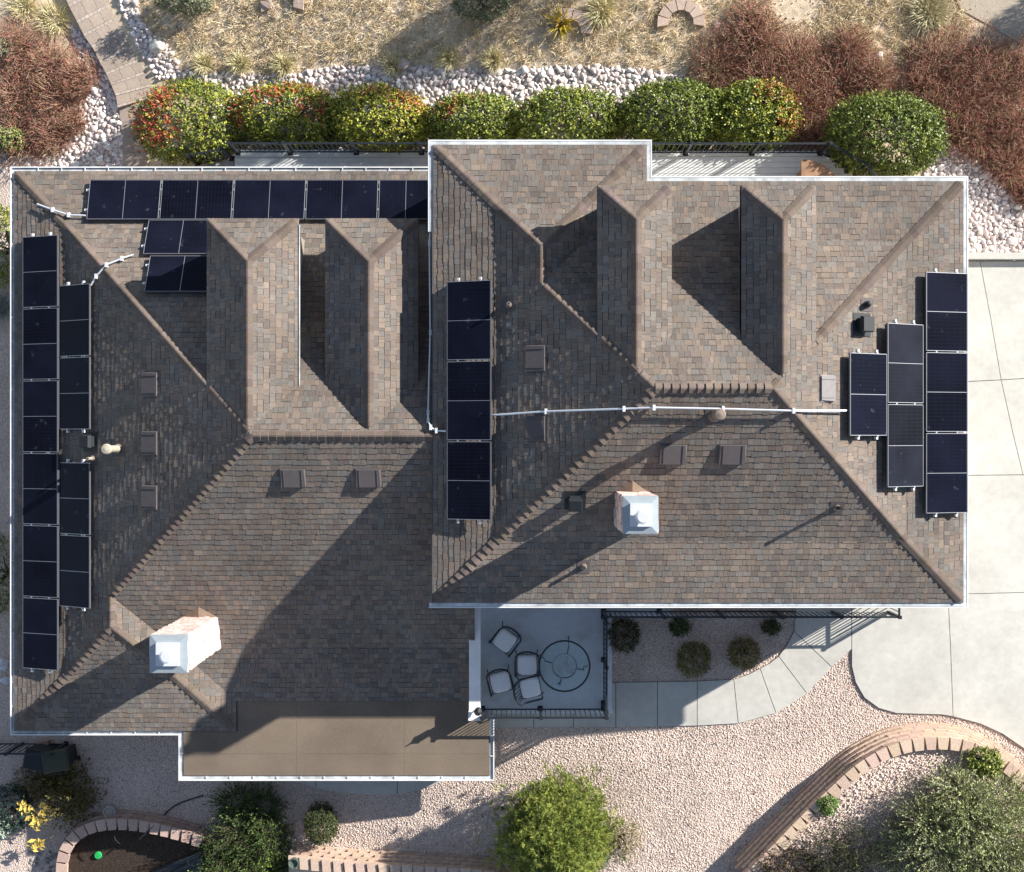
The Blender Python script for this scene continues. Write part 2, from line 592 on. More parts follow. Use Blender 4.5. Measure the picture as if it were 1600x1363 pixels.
def plane1(z0, x0, y0, dx, dy, p):
    """z = z0 at (x0,y0), falling along the unit plan direction (dx,dy)"""
    return (z0 + p * (dx * x0 + dy * y0), -p * dx, -p * dy)
def plane(z0, x0, y0, dx, dy):
    return (plane1(z0, x0, y0, dx, dy, P1), plane1(z0 + KH, x0 - dx * KD, y0 - dy * KD, dx, dy, P))
pUL = plane(UZ, ux0, 0, -1, 0)
pUR = plane(UZ, ux1, 0, 1, 0)
pUF = plane(UZ, 0, uy0, 0, -1)
pUB = plane(UZ, 0, uy1, 0, 1)
pWB = plane(UZ, 0, wy1, 0, 1)
pWR = plane(UZ, wx1, 0, 1, 0)
pLL = plane(LZ, lx0, 0, -1, 0)
pLB = plane(LZ, 0, ly1, 0, 1)
pLF = plane(LZ, 0, ly0, 0, -1)
pVF = plane(LZ, 0, vy0, 0, -1)
pVR = plane(LZ, vrx + vh, 0, 1, 0)

house = thing('house', 'large brown-shingled house with white gutters and solar panels on two stepped roofs', 'house', (-1, 0, 1.5))

slopes_U = [
    (pUL, (-1, 0), [[(ux0, uy0), (ux0 + uh, uyr), (wrx, uy1 - (wrx - ux0)), (ux0, uy1 - (wrx - ux0))],
                    [(ux0, uy1 - (wrx - ux0)), (wrx, uy1 - (wrx - ux0)), (wrx, wy1 - wh), (ux0, wy1)]]),
    (pUF, (0, -1), [[(ux0, uy0), (ux1, uy0), (ux1 - uh, uyr), (ux0 + uh, uyr)]]),
    (pUR, (1, 0), [[(ux1, uy0), (ux1, uy1), (ux1 - uh, uyr)]]),
    (pUB, (0, 1), [[(ux1, uy1), (wx1, uy1), (wrx, uy1 - (wrx - ux0)), (ux0 + uh, uyr), (ux1 - uh, uyr)]]),
    (pWB, (0, 1), [[(ux0, wy1), (wx1, wy1), (wrx, wy1 - wh)]]),
    (pWR, (1, 0), [[(wx1, wy1), (wx1, uy1), (wrx, uy1 - (wrx - ux0)), (wrx, wy1 - wh)]]),
]
LRX = -1.4
slopes_L = [
    (pLL, (-1, 0), [[(lx0, ly1), (lx0 + LH, 0), (vrx, ly0 + vh), (lx0, ly0 + vh)],
                    [(lx0, ly0 + vh), (vrx, ly0 + vh), (vrx, vy0 + vh), (lx0, vy0)]]),
    (pLB, (0, 1), [[(lx0, ly1), (LRX, ly1), (LRX, 0), (lx0 + LH, 0)]]),
    (pLF, (0, -1), [[(lx0 + LH, 0), (vrx, ly0 + vh), (vrx + vh, ly0), (LRX, ly0), (LRX, 0)],
                    [(LRX, ly0), (-.92, ly0), (-.92, -3.6), (LRX, -3.6)]]),
    (pVF, (0, -1), [[(lx0, vy0), (vrx + vh, vy0), (vrx, vy0 + vh)]]),
    (pVR, (1, 0), [[(vrx, vy0 + vh), (vrx + vh, vy0), (vrx + vh, ly0), (vrx, ly0 + vh)]]),
]
# dormers: ridge x, half width, ridge z, back y, y where the ridge dies into the main roof
DORM = []
def dormer(rx, hw, rz, by, backplane_y, base, slopes):
    ez = rz - P * hw
    yr = backplane_y - KD - (rz - base - KH) / P
    ye = backplane_y - KD - (ez - base - KH) / P
    pl, pr, pb = plane1(rz, rx, 0, -1, 0, P), plane1(rz, rx, 0, 1, 0, P), plane1(ez, 0, by, 0, 1, P)
    slopes.append((pl, (-1, 0), [[(rx, yr), (rx - hw, ye), (rx - hw, by), (rx, by - hw)]]))
    slopes.append((pr, (1, 0), [[(rx, yr), (rx + hw, ye), (rx + hw, by), (rx, by - hw)]]))
    slopes.append((pb, (0, 1), [[(rx - hw, by), (rx + hw, by), (rx, by - hw)]]))
    DORM.append((rx, hw, rz, ez, by, yr, ye, pl, pr, pb))
dormer(2.60, .79, PL(pUL, 2.60, 0), 5.32, uy1, UZ, slopes_U)
dormer(5.64, .79, PL(pUR, 5.64, 0), 5.30, uy1, UZ, slopes_U)
dormer(-5.95, 1.06, PL(pLL, -5.95, 0), 5.00, ly1, LZ, slopes_L)
dormer(-3.22, 1.07, PL(pLL, -5.95, 0) + .004, 5.00, ly1, LZ, slopes_L)

PAL = [((.228, .180, .142), .18), ((.200, .164, .136), .24), ((.196, .176, .154), .19), ((.172, .160, .145), .15), ((.150, .130, .116), .11), ((.184, .146, .125), .10), ((.250, .200, .155), .03)]
def split_pitch(slopes):
    out = []
    for pl, dn, polys in slopes:
        if not isinstance(pl[0], tuple):
            out.append((pl, dn, polys)); continue
        e = max(p[0] * dn[0] + p[1] * dn[1] for q in polys for p in q) - KD
        lo = [q for q in (clip(q, -dn[0], -dn[1], -e) for q in polys) if len(q) > 2 and abs(area(q)) > 1e-4]
        hi = [q for q in (clip(q, dn[0], dn[1], e) for q in polys) if len(q) > 2 and abs(area(q)) > 1e-4]
        out.append((pl[0], dn, lo))
        out.append((pl[1], dn, hi))
    return out
ND = 6
slopes_U, slopes_L = split_pitch(slopes_U), split_pitch(slopes_L)
PALC = (np.array([c for c, _ in PAL]) * .8 + np.array([.196, .164, .138]) * .2) * np.array([.93, .935, .945])
PALW = np.cumsum([w_ for _, w_ in PAL]); PALW = PALW / PALW[-1]

def shingle_slope(pl, down, polys, rnd, out):
    e = .143 * CP
    ux, uy = -down[1], down[0]
    pts = [p for q in polys for p in q]
    s_all = [p[0] * down[0] + p[1] * down[1] for p in pts]
    smax, smin = max(s_all), min(s_all)
    polys = [ccw(q) for q in polys]
    bbs = [(min(p[0] * ux + p[1] * uy for p in q), max(p[0] * ux + p[1] * uy for p in q), min(p[0] * down[0] + p[1] * down[1] for p in q), max(p[0] * down[0] + p[1] * down[1] for p in q)) for q in polys]
    tmin, tmax = min(b[0] for b in bbs), max(b[1] for b in bbs)
    k = 0
    s1 = smax + .03
    while s1 > smin:
        s0 = s1 - e
        t = tmin - rnd.random() * .3
        prev = None
        while t < tmax:
            wd = rnd.choice((.07, .09, .11, .12, .13, .15, .16, .18, .21))
            ci = int(np.searchsorted(PALW, rnd.random()))
            if prev is not None and rnd.random() < .15:
                ci = prev
            prev = ci
            f = rnd.uniform(.86, 1.11)
            colr = tuple(PALC[ci] * f)
            th = .0064 if rnd.random() < .55 else .0105
            th += rnd.uniform(-.0006, .0006)
            so_ = s1 + (rnd.uniform(-.004, .004) if th > .009 else rnd.uniform(-.016, -.004))
            a0, a1 = t + .0025, t + wd - .0025
            rect = [(s0 * down[0] + a * ux, s0 * down[1] + a * uy) for a in (a0, a1)] + [(so_ * down[0] + a * ux, so_ * down[1] + a * uy) for a in (a1, a0)]
            rect = ccw(rect)
            for q, bb in zip(polys, bbs):
                if a1 < bb[0] or a0 > bb[1] or s1 < bb[2] or s0 > bb[3] + .03:
                    continue
                qq = q
                p = clip_convex(rect, qq) if s1 <= smax + 1e-6 or k > 0 else clip_convex(rect, qq)
                if len(p) < 3:
                    continue
                ar = area(p)
                if ar < 2e-4:
                    continue
                top = []
                for x, y in p:
                    s = x * down[0] + y * down[1]
                    top.append((x, y, PL(pl, x, y) + .002 + th * max(0, min(1, (s - s0) / (s1 - s0)))))
                out.append((top, colr, ar, abs(ar - e * (wd - .005)) < 2.5e-3))
            t += wd
        s1 = s0
        k += 1

def tab_mesh(top):
    n = len(top)
    V = list(top) + [(x, y, z - .018) for x, y, z in top]
    F = [tuple(range(n))] + [(i, n + i, n + (i + 1) % n, (i + 1) % n) for i in range(n)]
    return V, F

# plan areas that stay hidden (panels, dormers): singles are picked outside them
HIDE = []
def px_rect(x0, y0, x1, y1, z):
    (a, b), (c, d) = U(x0, y0, z), U(x1, y1, z)
    HIDE.append((min(a, c), max(a, c), min(b, d), max(b, d)))
for r_ in ((30, 360, 145, 1050, 3.9), (130, 275, 680, 350, 3.9), (215, 340, 330, 460, 4.4), (640, 300, 680, 700, 4.5)):
    px_rect(*r_)
for r_ in ((690, 430, 775, 820, 6.5), (1320, 420, 1515, 810, 6.7)):
    px_rect(*r_)
for d_ in DORM:
    HIDE.append((d_[0] - d_[1] - .1, d_[0] + d_[1] + .1, d_[5], d_[4]))

def roof_deck(name, slopes):
    b = G()
    for pl, dn, polys in slopes:
        for q in polys:
            b.prism(ccw(q), lambda x, y: PL(pl, x, y) - .14, lambda x, y: PL(pl, x, y) - .004)
    return b.mk(name, M['felt'], house)

rnd = random.Random(3)
roofs = []
tabs_all = []
for ri, (nm, sl_) in enumerate((('upper_roof', slopes_U), ('lower_roof', slopes_L))):
    ro = roof_deck('roof', sl_)
    ro['label'] = ('higher hip roof of brown mixed shingles with two dormers', 'lower hip roof of brown mixed shingles with two dormers')[ri]
    roofs.append(ro)
    tabs = []
    for si, (pl, dn, polys) in enumerate(sl_):
        t0_ = len(tabs)
        shingle_slope(pl, dn, polys, rnd, tabs)
        isd = si >= len(sl_) - ND
        for t_ in tabs[t0_:]:
            cx = sum(v[0] for v in t_[0]) / len(t_[0]); cy = sum(v[1] for v in t_[0]) / len(t_[0])
            hid = (not isd) and any(h[0] < cx < h[1] and h[2] < cy < h[3] for h in HIDE)
            tabs_all.append((t_, ri, hid))
order = sorted(range(len(tabs_all)), key=lambda i: -(tabs_all[i][0][2] / (CAMZ - tabs_all[i][0][0][0][2]) ** 2) if (tabs_all[i][0][3] and not tabs_all[i][2]) else 0)
single = set(order[:300])
bulk = [G(), G()]
for i, (t_, ri, hid) in enumerate(tabs_all):
    V, F = tab_mesh(t_[0])
    if i in single:
        mk('shingle', V, F, M['shingle'], roofs[ri], cols=[t_[1]] * len(V))
    else:
        bulk[ri].add(V, F, t_[1])
for ri in (0, 1):
    bulk[ri].mk('shingles', M['shingle'], roofs[ri], kind='stuff')

# ridge and hip caps
caps = []
def cap_run(p_low, p_high, planes, rnd, ri, wd=.108, ex=.18, th=.022):
    a, b = Vector((*p_low, 0)), Vector((*p_high, 0))
    L_ = (b - a).length
    d = (b - a) / L_
    if abs(d.x * d.y) > .2:
        a = a + d * .10
        L_ -= .10
    nrm = Vector((-d.y, d.x, 0))
    def zz(p):
        return min(PL(q, p.x, p.y) for q in planes)
    slope_len = math.sqrt(L_ ** 2 + (zz(b) - zz(a)) ** 2)
    n = max(1, round(slope_len / ex))
    st = L_ / n
    for i in range(n):
        p0, p1 = a + d * (i * st), a + d * (min(L_, (i + 1.12) * st))
        f = rnd.uniform(.8, 1.15)
        c = (.158 * f, .126 * f * rnd.uniform(.96, 1.03), .106 * f * rnd.uniform(.93, 1.05))
        V = []
        w2 = wd * rnd.uniform(.95, 1.05)
        t0 = th * rnd.uniform(.85, 1.25) * 1.15
        for p, hh in ((p0, t0 + .012), (p1, .010)):
            for s in (-1, -.16, .16, 1):
                q = p + nrm * (s * w2)
                z = zz(q) + hh + (.016 if abs(s) < .5 else 0)
                V.append((q.x, q.y, z))
        for p in (p0, p1):
            for s in (-1, 1):
                q = p + nrm * (s * w2)
                V.append((q.x, q.y, zz(q) - .004))
        F = [(0, 4, 5, 1), (1, 5, 6, 2), (2, 6, 7, 3), (0, 1, 2, 3, 9, 8), (0, 8, 10, 4), (3, 7, 11, 9)]
        caps.append((V, F, c, ri))
hx = uy1 - (wrx - ux0)
rc = random.Random(5)
URL, URR = (ux0 + uh, uyr), (ux1 - uh, uyr)
cap_run((ux0, uy0), URL, [pUL, pUF], rc, 0, th=.03)
cap_run((ux1, uy0), URR, [pUR, pUF], rc, 0)
cap_run(URL, URR, [pUF, pUB], rc, 0, th=.03)
cap_run((ux1, uy1), (6.43, uy1 - (ux1 - 6.43)), [pUR, pUB], rc, 0)
cap_run((wrx, hx), (1.81, uy1 - (1.81 - ux0)), [pUL, pUB], rc, 0)
cap_run((1.81, uy1 - (1.81 - ux0)), (2.60, uy1 - (2.60 - ux0)), [pUL, pUL], rc, 0, wd=.06)
cap_run((2.60, uy1 - (2.60 - ux0)), URL, [pUL, pUB], rc, 0)
cap_run((5.64, uy1 - (ux1 - 5.64)), URR, [pUR, pUB], rc, 0)
cap_run((ux0, wy1), (wrx, wy1 - wh), [pUL, pWB], rc, 0)
cap_run((wx1, wy1), (wrx, wy1 - wh), [pWR, pWB], rc, 0)
cap_run((wrx, wy1 - wh), (wrx, hx), [pUL, pWR], rc, 0)
LRL = (lx0 + LH, 0)
cap_run((lx0, ly1), (-7.01, ly1 - (-7.01 - lx0)), [pLL, pLB], rc, 1)
cap_run((-7.01, ly1 - (-7.01 - lx0)), (-5.95, ly1 - (-5.95 - lx0)), [pLL, pLL], rc, 1, wd=.06)
cap_run((-1.42, 0), LRL, [pLF, pLB], rc, 1, th=.03)
cap_run((vrx, ly0 + vh), LRL, [pLL, pLF], rc, 1, th=.03)
cap_run((vrx, vy0 + vh), (vrx, ly0 + vh), [pLL, pVR], rc, 1)
cap_run((lx0, vy0), (vrx, vy0 + vh), [pLL, pVF], rc, 1, th=.03)
cap_run((vrx + vh, vy0), (vrx, vy0 + vh), [pVR, pVF], rc, 1)
for k, (rx, hw, rz, ez, by, yr, ye, pl, pr, pb) in enumerate(DORM):
    ri = 0 if k < 2 else 1
    cap_run((rx, by - hw), (rx, yr + .1), [pl, pr], rc, ri)
    cap_run((rx - hw, by), (rx, by - hw), [pl, pb], rc, ri)
    cap_run((rx + hw, by), (rx, by - hw), [pr, pb], rc, ri)
cb = [G(), G()]
cord = sorted(range(len(caps)), key=lambda i: (CAMZ - caps[i][0][0][2]) + (0 if caps[i][3] == 0 else (0 if caps[i][0][0][1] < .2 else 50)))
csel = set(cord[:300])
for i, (V, F, c, ri) in enumerate(caps):
    if i in csel:
        mk('ridge_cap', V, F, M['shingle'], roofs[ri], cols=[c] * len(V))
    else:
        cb[ri].add(V, F, c)
for ri in (0, 1):
    if cb[ri].V:
        cb[ri].mk('ridge_caps', M['shingle'], roofs[ri], kind='stuff')

# dormer walls, fascias, windows
for k, (rx, hw, rz, ez, by, yr, ye, pl, pr, pb) in enumerate(DORM):
    d = G()
    zb = (UZ if k < 2 else LZ)
    wi = .20
    d.prism([(rx - hw + wi, ye + .15), (rx + hw - wi, ye + .15), (rx + hw - wi, by - wi), (rx - hw + wi, by - wi)], zb, ez - .02)
    o = d.mk('dormer', M['dormerwall'], house)
    for s in (-1, 1):
        G().box((rx + s * (hw - .015), (ye + by) / 2, ez - .06), (.03, by - ye - .06, .13)).mk('fascia', M['vent'], o)
    G().box((rx, by - wi + .005, ez - .45), (hw * 1.3, .04, .6)).mk('window', M['window'], o)
    if k == 2:
        G().box((rx + hw + .01, (ye + by) / 2 - .1, ez + .012), (.018, by - ye - .1, .05)).mk('drip_edge', M['gutter_in'], o)

# flat porch roof
FZ = 3.10
flat = [(-8.25, -8.53), (-.56, -8.53), (-.56, ly0 - .02), (vrx + vh - .02, ly0 - .02), (vrx + vh - .02, vy0 - .02), (-8.25, vy0 - .02)]
pr_ = G()
for q in ([(-8.25, -8.53), (-.56, -8.53), (-.56, vy0 - .02), (-8.25, vy0 - .02)], [(vrx + vh - .02, vy0 - .02), (-.98, vy0 - .02), (-.98, ly0 - .02), (vrx + vh - .02, ly0 - .02)]):
    pr_.prism(q, FZ - .16, FZ - .012)
porch_roof = pr_.mk('porch_roof', M['rolled'], house)
porch_roof['label'] = 'flat tan rolled-roofing porch roof at the front edge'
ycuts = [ly0 + .09, -7.05, -7.97, -8.52]
for i in range(3):
    ya, yb = ycuts[i], ycuts[i + 1]
    xs_ = [(-6.88 if i == 0 else -8.24)] + [-5.4, -2.7, (-.98 if i == 0 else -.57)]
    for j in range(3):
        xa, xb = xs_[j], xs_[j + 1]
        g2 = G()
        if i == 0 or ya > vy0 and False:
            g2.box(((xa + xb) / 2, (ya + yb) / 2, FZ - .004 + .014), (xb - xa - .004, ya - yb + .03, .012))
        elif i == 1:
            if j == 0:
                g2.prism([(-8.24, yb), (xb - .002, yb), (xb - .002, ya), (-6.88, ya), (-6.88, vy0 - .01), (-8.24, vy0 - .01)], FZ - .008, FZ + .006)
            else:
                g2.box(((xa + xb) / 2, (ya + yb) / 2, FZ - .001), (xb - xa - .004, ya - yb, .014))
        else:
            g2.box(((xa + xb) / 2, (ya + yb) / 2, FZ - .005), (xb - xa - .004, ya - yb - .004, .012))
        g2.mk('roofing_sheet', M['rolled'], porch_roof)
for x in (-7.9, -4.4, -.9):
    G().box((x, -8.25, (FZ + g(x, -8.25)) / 2 - .1), (.15, .15, FZ - g(x, -8.25) - .1)).mk('porch_post', M['white'], house)

# walls
def wallbox(x0, x1, y0, y1, z0, z1):
    return G().box(((x0 + x1) / 2, (y0 + y1) / 2, (z0 + z1) / 2), (x1 - x0, y1 - y0, z1 - z0)).mk('wall', M['stucco'], house)
wallbox(-12.0, -1.6, -6.2, 6.2, -.4, 3.0)
wallbox(-12.0, -7.4, -6.95, -6.2, -.4, 2.98)
wallbox(-1.42, 10.0, -3.6, 5.5, .6, 5.98)
wallbox(-1.42, 2.8, 5.5, 6.3, .6, 5.98)
# garage doors facing the driveway, windows below the eaves
for yy in (2.9, -.9):
    gd = G().box((10.015, yy, 3.95), (.05, 2.9, 2.2)).mk('garage_door', M['white'], house)
    for kz in range(4):
        G().box((10.05, yy, 3.15 + kz * .54), (.03, 2.8, .5)).mk('door_panel', M['white'], gd)

for x_, w_, z_, h_, nm in ((.9, 1.9, 2.76, 2.1, 'patio_door'), (3.9, 1.5, 3.7, 1.2, 'window'), (6.6, 1.5, 3.7, 1.2, 'window')):
    fr_ = G().box((x_, -3.62, z_ + h_ / 2), (w_ + .12, .06, h_ + .12)).mk(nm, M['white'], house)
    for k_ in (-1, 1):
        G().box((x_ + k_ * w_ / 4, -3.655, z_ + h_ / 2), (w_ / 2 - .06, .02, h_ - .06)).mk('pane', M['window'], fr_)
# gutters: an open trough with outer lip, floor and back
def gutter(p0, p1, z, out, name='gutter', mitre=(1, 1)):
    (x0, y0), (x1, y1) = p0, p1
    d = Vector((x1 - x0, y1 - y0)); L_ = d.length; d /= L_
    o = Vector(out)
    Wd = .105
    def P3(t, s, z_):
        return (x0 + d.x * t + o.x * s, y0 + d.y * t + o.y * s, z_)
    b = G()
    prof = [(-.02, z - .10), (Wd, z - .10), (Wd + .012, z + .012), (Wd - .018, z + .012), (Wd - .022, z - .085), (-.02, z - .085)]
    V, F = [], []
    for e, t in ((0, 0), (1, L_)):
        for s, z_ in prof:
            mt = s * mitre[e] * (-1 if e == 0 else 1)
            V.append(P3(t + mt, s, z_))
    n = len(prof)
    F = [(i, (i + 1) % n, n + (i + 1) % n, n + i) for i in range(n)] + [tuple(range(n)), tuple(range(2 * n - 1, n - 1, -1))]
    b.add(V, F)
    gu = b.mk(name, M['white'], house)
    h = G()
    k = int(L_ / .62)
    for i in range(1, k + 1):
        t = i * L_ / (k + 1)
        c = P3(t, Wd / 2, z + .004)
        h.box(c, (.02 if abs(d.x) > .5 else Wd, Wd if abs(d.x) > .5 else .02, .01))
    if h.V and z < 5:
        h.mk('hanger', M['white'], gu)
    tr = G()
    ea, eb = (Wd * .9 * m_ if m_ > 0 else 0 for m_ in mitre)
    LL = L_ + ea + eb
    tr.box(P3(L_ / 2 + (eb - ea) / 2, Wd / 2 - .012, z - (-.004 if z > 5 else .03) + (.002 if abs(d.x) > .5 else 0)), (LL if abs(d.x) > .5 else Wd - .03, Wd - .03 if abs(d.x) > .5 else LL, .004))
    tr.mk('trough', M['gutter_in'], gu)
    return gu
gz = UZ - .03
gutter((ux0, wy1), (wx1, wy1), gz, (0, 1))
gutter((wx1, wy1), (wx1, uy1), gz, (1, 0), mitre=(1, -1))
gutter((wx1, uy1), (ux1, uy1), gz, (0, 1), mitre=(-1, 1))
gutter((ux1, uy1), (ux1, uy0), gz, (1, 0))
gutter((ux0, uy0), (ux1, uy0), gz, (0, -1))
gutter((ux0, 4.6), (ux0, wy1), gz, (-1, 0), mitre=(0, 1))
lz = LZ - .03
gutter((lx0, ly1), (-1.9, ly1), lz, (0, 1), mitre=(1, 0))
gutter((lx0, vy0), (lx0, ly1), lz, (-1, 0))
gutter((lx0, vy0), (-8.25, vy0), lz, (0, -1), mitre=(1, -1))
gutter((-8.25, vy0), (-8.25, -8.53), lz, (-1, 0), mitre=(-1, 1))
gutter((-8.25, -8.53), (-.56, -8.53), lz, (0, -1))
gutter((-.56, -8.53), (-.56, -7.02), lz, (1, 0), mitre=(1, 0))
# drip edge along the eave that hangs over the lower roof
G().box((ux0 - .01, (uy0 + 4.6) / 2, UZ - .06), (.03, 4.6 - uy0, .13)).mk('fascia', M['vent'], house)

# parapet between porch roof and balcony
pw = G().box((-.92, (-3.45 - 7.0) / 2, 2.28), (.28, 3.55, 2.6)).mk('parapet_wall', M['parapet'], house)
G().box((-.92, -6.9, 3.61), (.31, .22, .06)).mk('wall_cap', M['parapet'], pw)
# lantern on the end of the parapet
ln = thing('lantern', 'small black lantern on the white parapet end beside the porch roof', 'lantern', (-.83, -6.72, 3.58))
G().tube([(-.83, -6.72, 3.58), (-.83, -6.72, 3.75)], .018, 8).mk('post', M['black'], ln)
lb = G(); lb.lathe((-.83, -6.72, 3.75), [(.05, 0), (.085, .03), (.085, .17), (.05, .2)], 10); lb.mk('lamp_body', M['black'], ln)
lb = G(); lb.lathe((-.83, -6.72, 3.945), [(.10, 0), (.02, .08), (.012, .16)], 10); lb.mk('lamp_cap', M['black'], ln)

# ------------------------------------------------------------------ chimneys
def chimney(x0, x1, y0, y1, zb, zt, pl, lab):
    r = random.Random(int(zt * 10))
    ch = G().box(((x0 + x1) / 2, (y0 + y1) / 2, (zb + zt) / 2), (x1 - x0 - .08, y1 - y0 - .08, zt - zb)).mk('chimney', M['stucco'], house)
    ch['label'] = lab
    z = zb
    while z < zt - .03:
        hh = min(r.uniform(.11, .19), zt - z)
        for side in range(4):
            if side < 2:
                L_, fx = x1 - x0, None
            else:
                L_ = y1 - y0
            t = -.01
            while t < L_ - .03:
                wd = min(r.uniform(.14, .32), L_ + .01 - t)
                if L_ + .01 - t - wd < .07:
                    wd = L_ + .01 - t
                pr = r.uniform(.0, .03)
                f = r.uniform(.75, 1.12)
                pk = r.random()
                c = (min(.9, .70 * f), min(.9, (.49 + .09 * pk) * f), min(.9, (.43 + .11 * pk) * f))
                tc = t + wd / 2
                if side == 0: cc, dd = (x0 + tc, y0 + .03 - pr / 2, z + hh / 2), (wd - .012, .09 + pr, hh - .012)
                elif side == 1: cc, dd = (x0 + tc, y1 - .03 + pr / 2, z + hh / 2), (wd - .012, .09 + pr, hh - .012)
                elif side == 2: cc, dd = (x0 + .03 - pr / 2, y0 + tc, z + hh / 2), (.092 + pr, wd - .012, hh - .012)
                else: cc, dd = (x1 - .03 + pr / 2, y0 + tc, z + hh / 2), (.092 + pr, wd - .012, hh - .012)
                s = G().box(cc, dd)
                V = [(vx + r.uniform(-.008, .008), vy + r.uniform(-.008, .008), vz + r.uniform(-.004, .004)) for vx, vy, vz in s.V]
                if z + hh > PL(pl, cc[0], cc[1]) - .05:
                    mk('stone', V, s.F, M['stone'], ch, cols=[c] * 8)
                t += wd
        z += hh
    cx, cy = (x0 + x1) / 2, (y0 + y1) / 2
    wx, wy = x1 - x0 + .06, y1 - y0 + .06
    cp = G()
    # sheet metal cap, four falls to a raised middle
    q = [(-wx / 2, -wy / 2), (wx / 2, -wy / 2), (wx / 2, wy / 2), (-wx / 2, wy / 2)]
    qi = [(x * .58, y * .58) for x, y in q]
    V = [(cx + x, cy + y, zt - .05) for x, y in q] + [(cx + x, cy + y, zt + .005) for x, y in q] + [(cx + x, cy + y, zt + .045) for x, y in qi]
    F = [(3, 2, 1, 0)] + [(i, (i + 1) % 4, 4 + (i + 1) % 4, 4 + i) for i in range(4)] + [(4 + i, 4 + (i + 1) % 4, 8 + (i + 1) % 4, 8 + i) for i in range(4)] + [(8, 9, 10, 11)]
    cp.add(V, F)
    cp.mk('metal_cap', M['galv'], ch)
    G().box((cx - .0, cy, zt + .075), (wx * .60, wy * .60, .07)).mk('cap_plate', M['galv2'], ch)
    fl = G(); fl.lathe((cx + .02, cy - .02, zt + .11), [(.10, 0), (.10, .12), (.155, .125), (.155, .155), (.11, .175)], 20)
    fl.mk('flue', M['galv2'], ch)
    # tan cricket on the uphill side
    yb = y1 + .02
    zr = PL(pl, cx, yb) + .26
    yend = yb + .26 / P
    k = .5
    yu = yb + (yend - yb) * k
    xm = cx
    V = [(x0 - .03, yb, PL(pl, x0, yb) + .01), (x1 + .03, yb, PL(pl, x1, yb) + .01), (xm, yb, zr - .12), (xm, yb + .26, PL(pl, xm, yb + .26) + .012)]
    mk('cricket', V, [(0, 2, 3), (2, 1, 3), (0, 1, 2)], M['tan'], ch)
    return ch
chimney(-8.0, -7.22, -5.22, -4.43, 3.2, 6.47, pLF, 'tall pink stone chimney with metal cap on the lower roof')
chimney(2.27, 2.93, -1.95, -1.24, 6.5, 8.68, pUF, 'pink stone chimney with metal cap on the higher roof')

# ------------------------------------------------------------------ roof fittings
def frame_on(pl, x, y):
    if isinstance(pl[0], tuple):
        pl = max(pl, key=lambda q: PL(q, x, y))
    dn = Vector((-pl[1], -pl[2], 0))
    dn = Vector((-pl[1], -pl[2], -(pl[1] ** 2 + pl[2] ** 2))).normalized()   # downhill
    nn = Vector((-pl[1], -pl[2], 1)).normalized()
    uu = nn.cross(dn).normalized()
    # local x = across, y = uphill
    m = Matrix((( -uu.x, -dn.x, nn.x, x), (-uu.y, -dn.y, nn.y, y), (-uu.z, -dn.z, nn.z, PL(pl, x, y)), (0, 0, 0, 1)))
    return m
def slant_vent(px, py, pl, wd=.58, ln_=.43, m='vent'):
    x, y = ONP(px, py, pl, .08)
    Mx = frame_on(pl, x, y)
    b = G()
    hw, hl = wd / 2, ln_ / 2
    V = [(-hw - .012, -hl - .01, .012), (hw + .012, -hl - .01, .012), (hw + .012, hl + .02, .012), (-hw - .012, hl + .02, .012),
         (-hw - .012, -hl - .01, .02), (hw + .012, -hl - .01, .02), (hw + .012, hl + .02, .02), (-hw - .012, hl + .02, .02)]
    b.add([tuple(Mx @ Vector(v)) for v in V], [(4, 5, 6, 7), (0, 1, 5, 4), (1, 2, 6, 5), (2, 3, 7, 6), (3, 0, 4, 7)])
    V = [(-hw, -hl, .02), (hw, -hl, .02), (hw, hl, .02), (-hw, hl, .02), (-hw + .01, -hl, .095), (hw - .01, -hl, .095), (hw - .03, hl, .05), (-hw + .03, hl, .05)]
    b.add([tuple(Mx @ Vector(v)) for v in V], [(4, 5, 6, 7), (0, 1, 5, 4), (1, 2, 6, 5), (2, 3, 7, 6), (3, 0, 4, 7)])
    o = b.mk('roof_vent', M[m], house)
    for s in (-1, 1):
        r_ = G()
        r_.box((s * (hw - .085), 0, .078), (.012, ln_ * .96, .012), M=Mx @ Matrix.Rotation(math.atan2(-.045, ln_), 4, 'X'))
        r_.mk('rib', M[m], o)
for px, py in ((457, 746), (575, 746)):
    slant_vent(px, py, pLF)
for px, py in ((234, 601), (234, 693), (234, 778)):
    slant_vent(px, py, pLL)
for px, py in ((838, 560), (838, 669)):
    slant_vent(px, py, pUL)
for px, py in ((1052, 709), (1145, 709)):
    slant_vent(px, py, pUF)
slant_vent(1293, 607, pUR, wd=.56, ln_=.34, m='ventg')
def box_vent(px, py, pl, s=.33, h=.2):
    x, y = ONP(px, py, pl, .1)
    Mx = frame_on(pl, x, y)
    b = G()
    b.box((0, 0, .014), (s + .16, s + .16, .012), M=Mx)
    b.box((0, 0, h / 2), (s * .8, s * .8, h), M=Mx)
    o = b.mk('box_vent', M['blackp'], house)
    hd = G()
    hs = s / 2
    V = [(-hs, -hs, h - .05), (hs, -hs, h - .05), (hs, hs, h - .05), (-hs, hs, h - .05), (-hs + .02, -hs + .02, h + .04), (hs - .02, -hs + .02, h + .04), (hs - .02, hs - .02, h + .04), (-hs + .02, hs - .02, h + .04)]
    hd.add([tuple(Mx @ Vector(v)) for v in V], [(3, 2, 1, 0), (4, 5, 6, 7), (0, 1, 5, 4), (1, 2, 6, 5), (2, 3, 7, 6), (3, 0, 4, 7)])
    hd.mk('hood', M['blackp'], o)
box_vent(1348, 507, pUR, .34)
box_vent(899, 782, pUF, .3, .24)
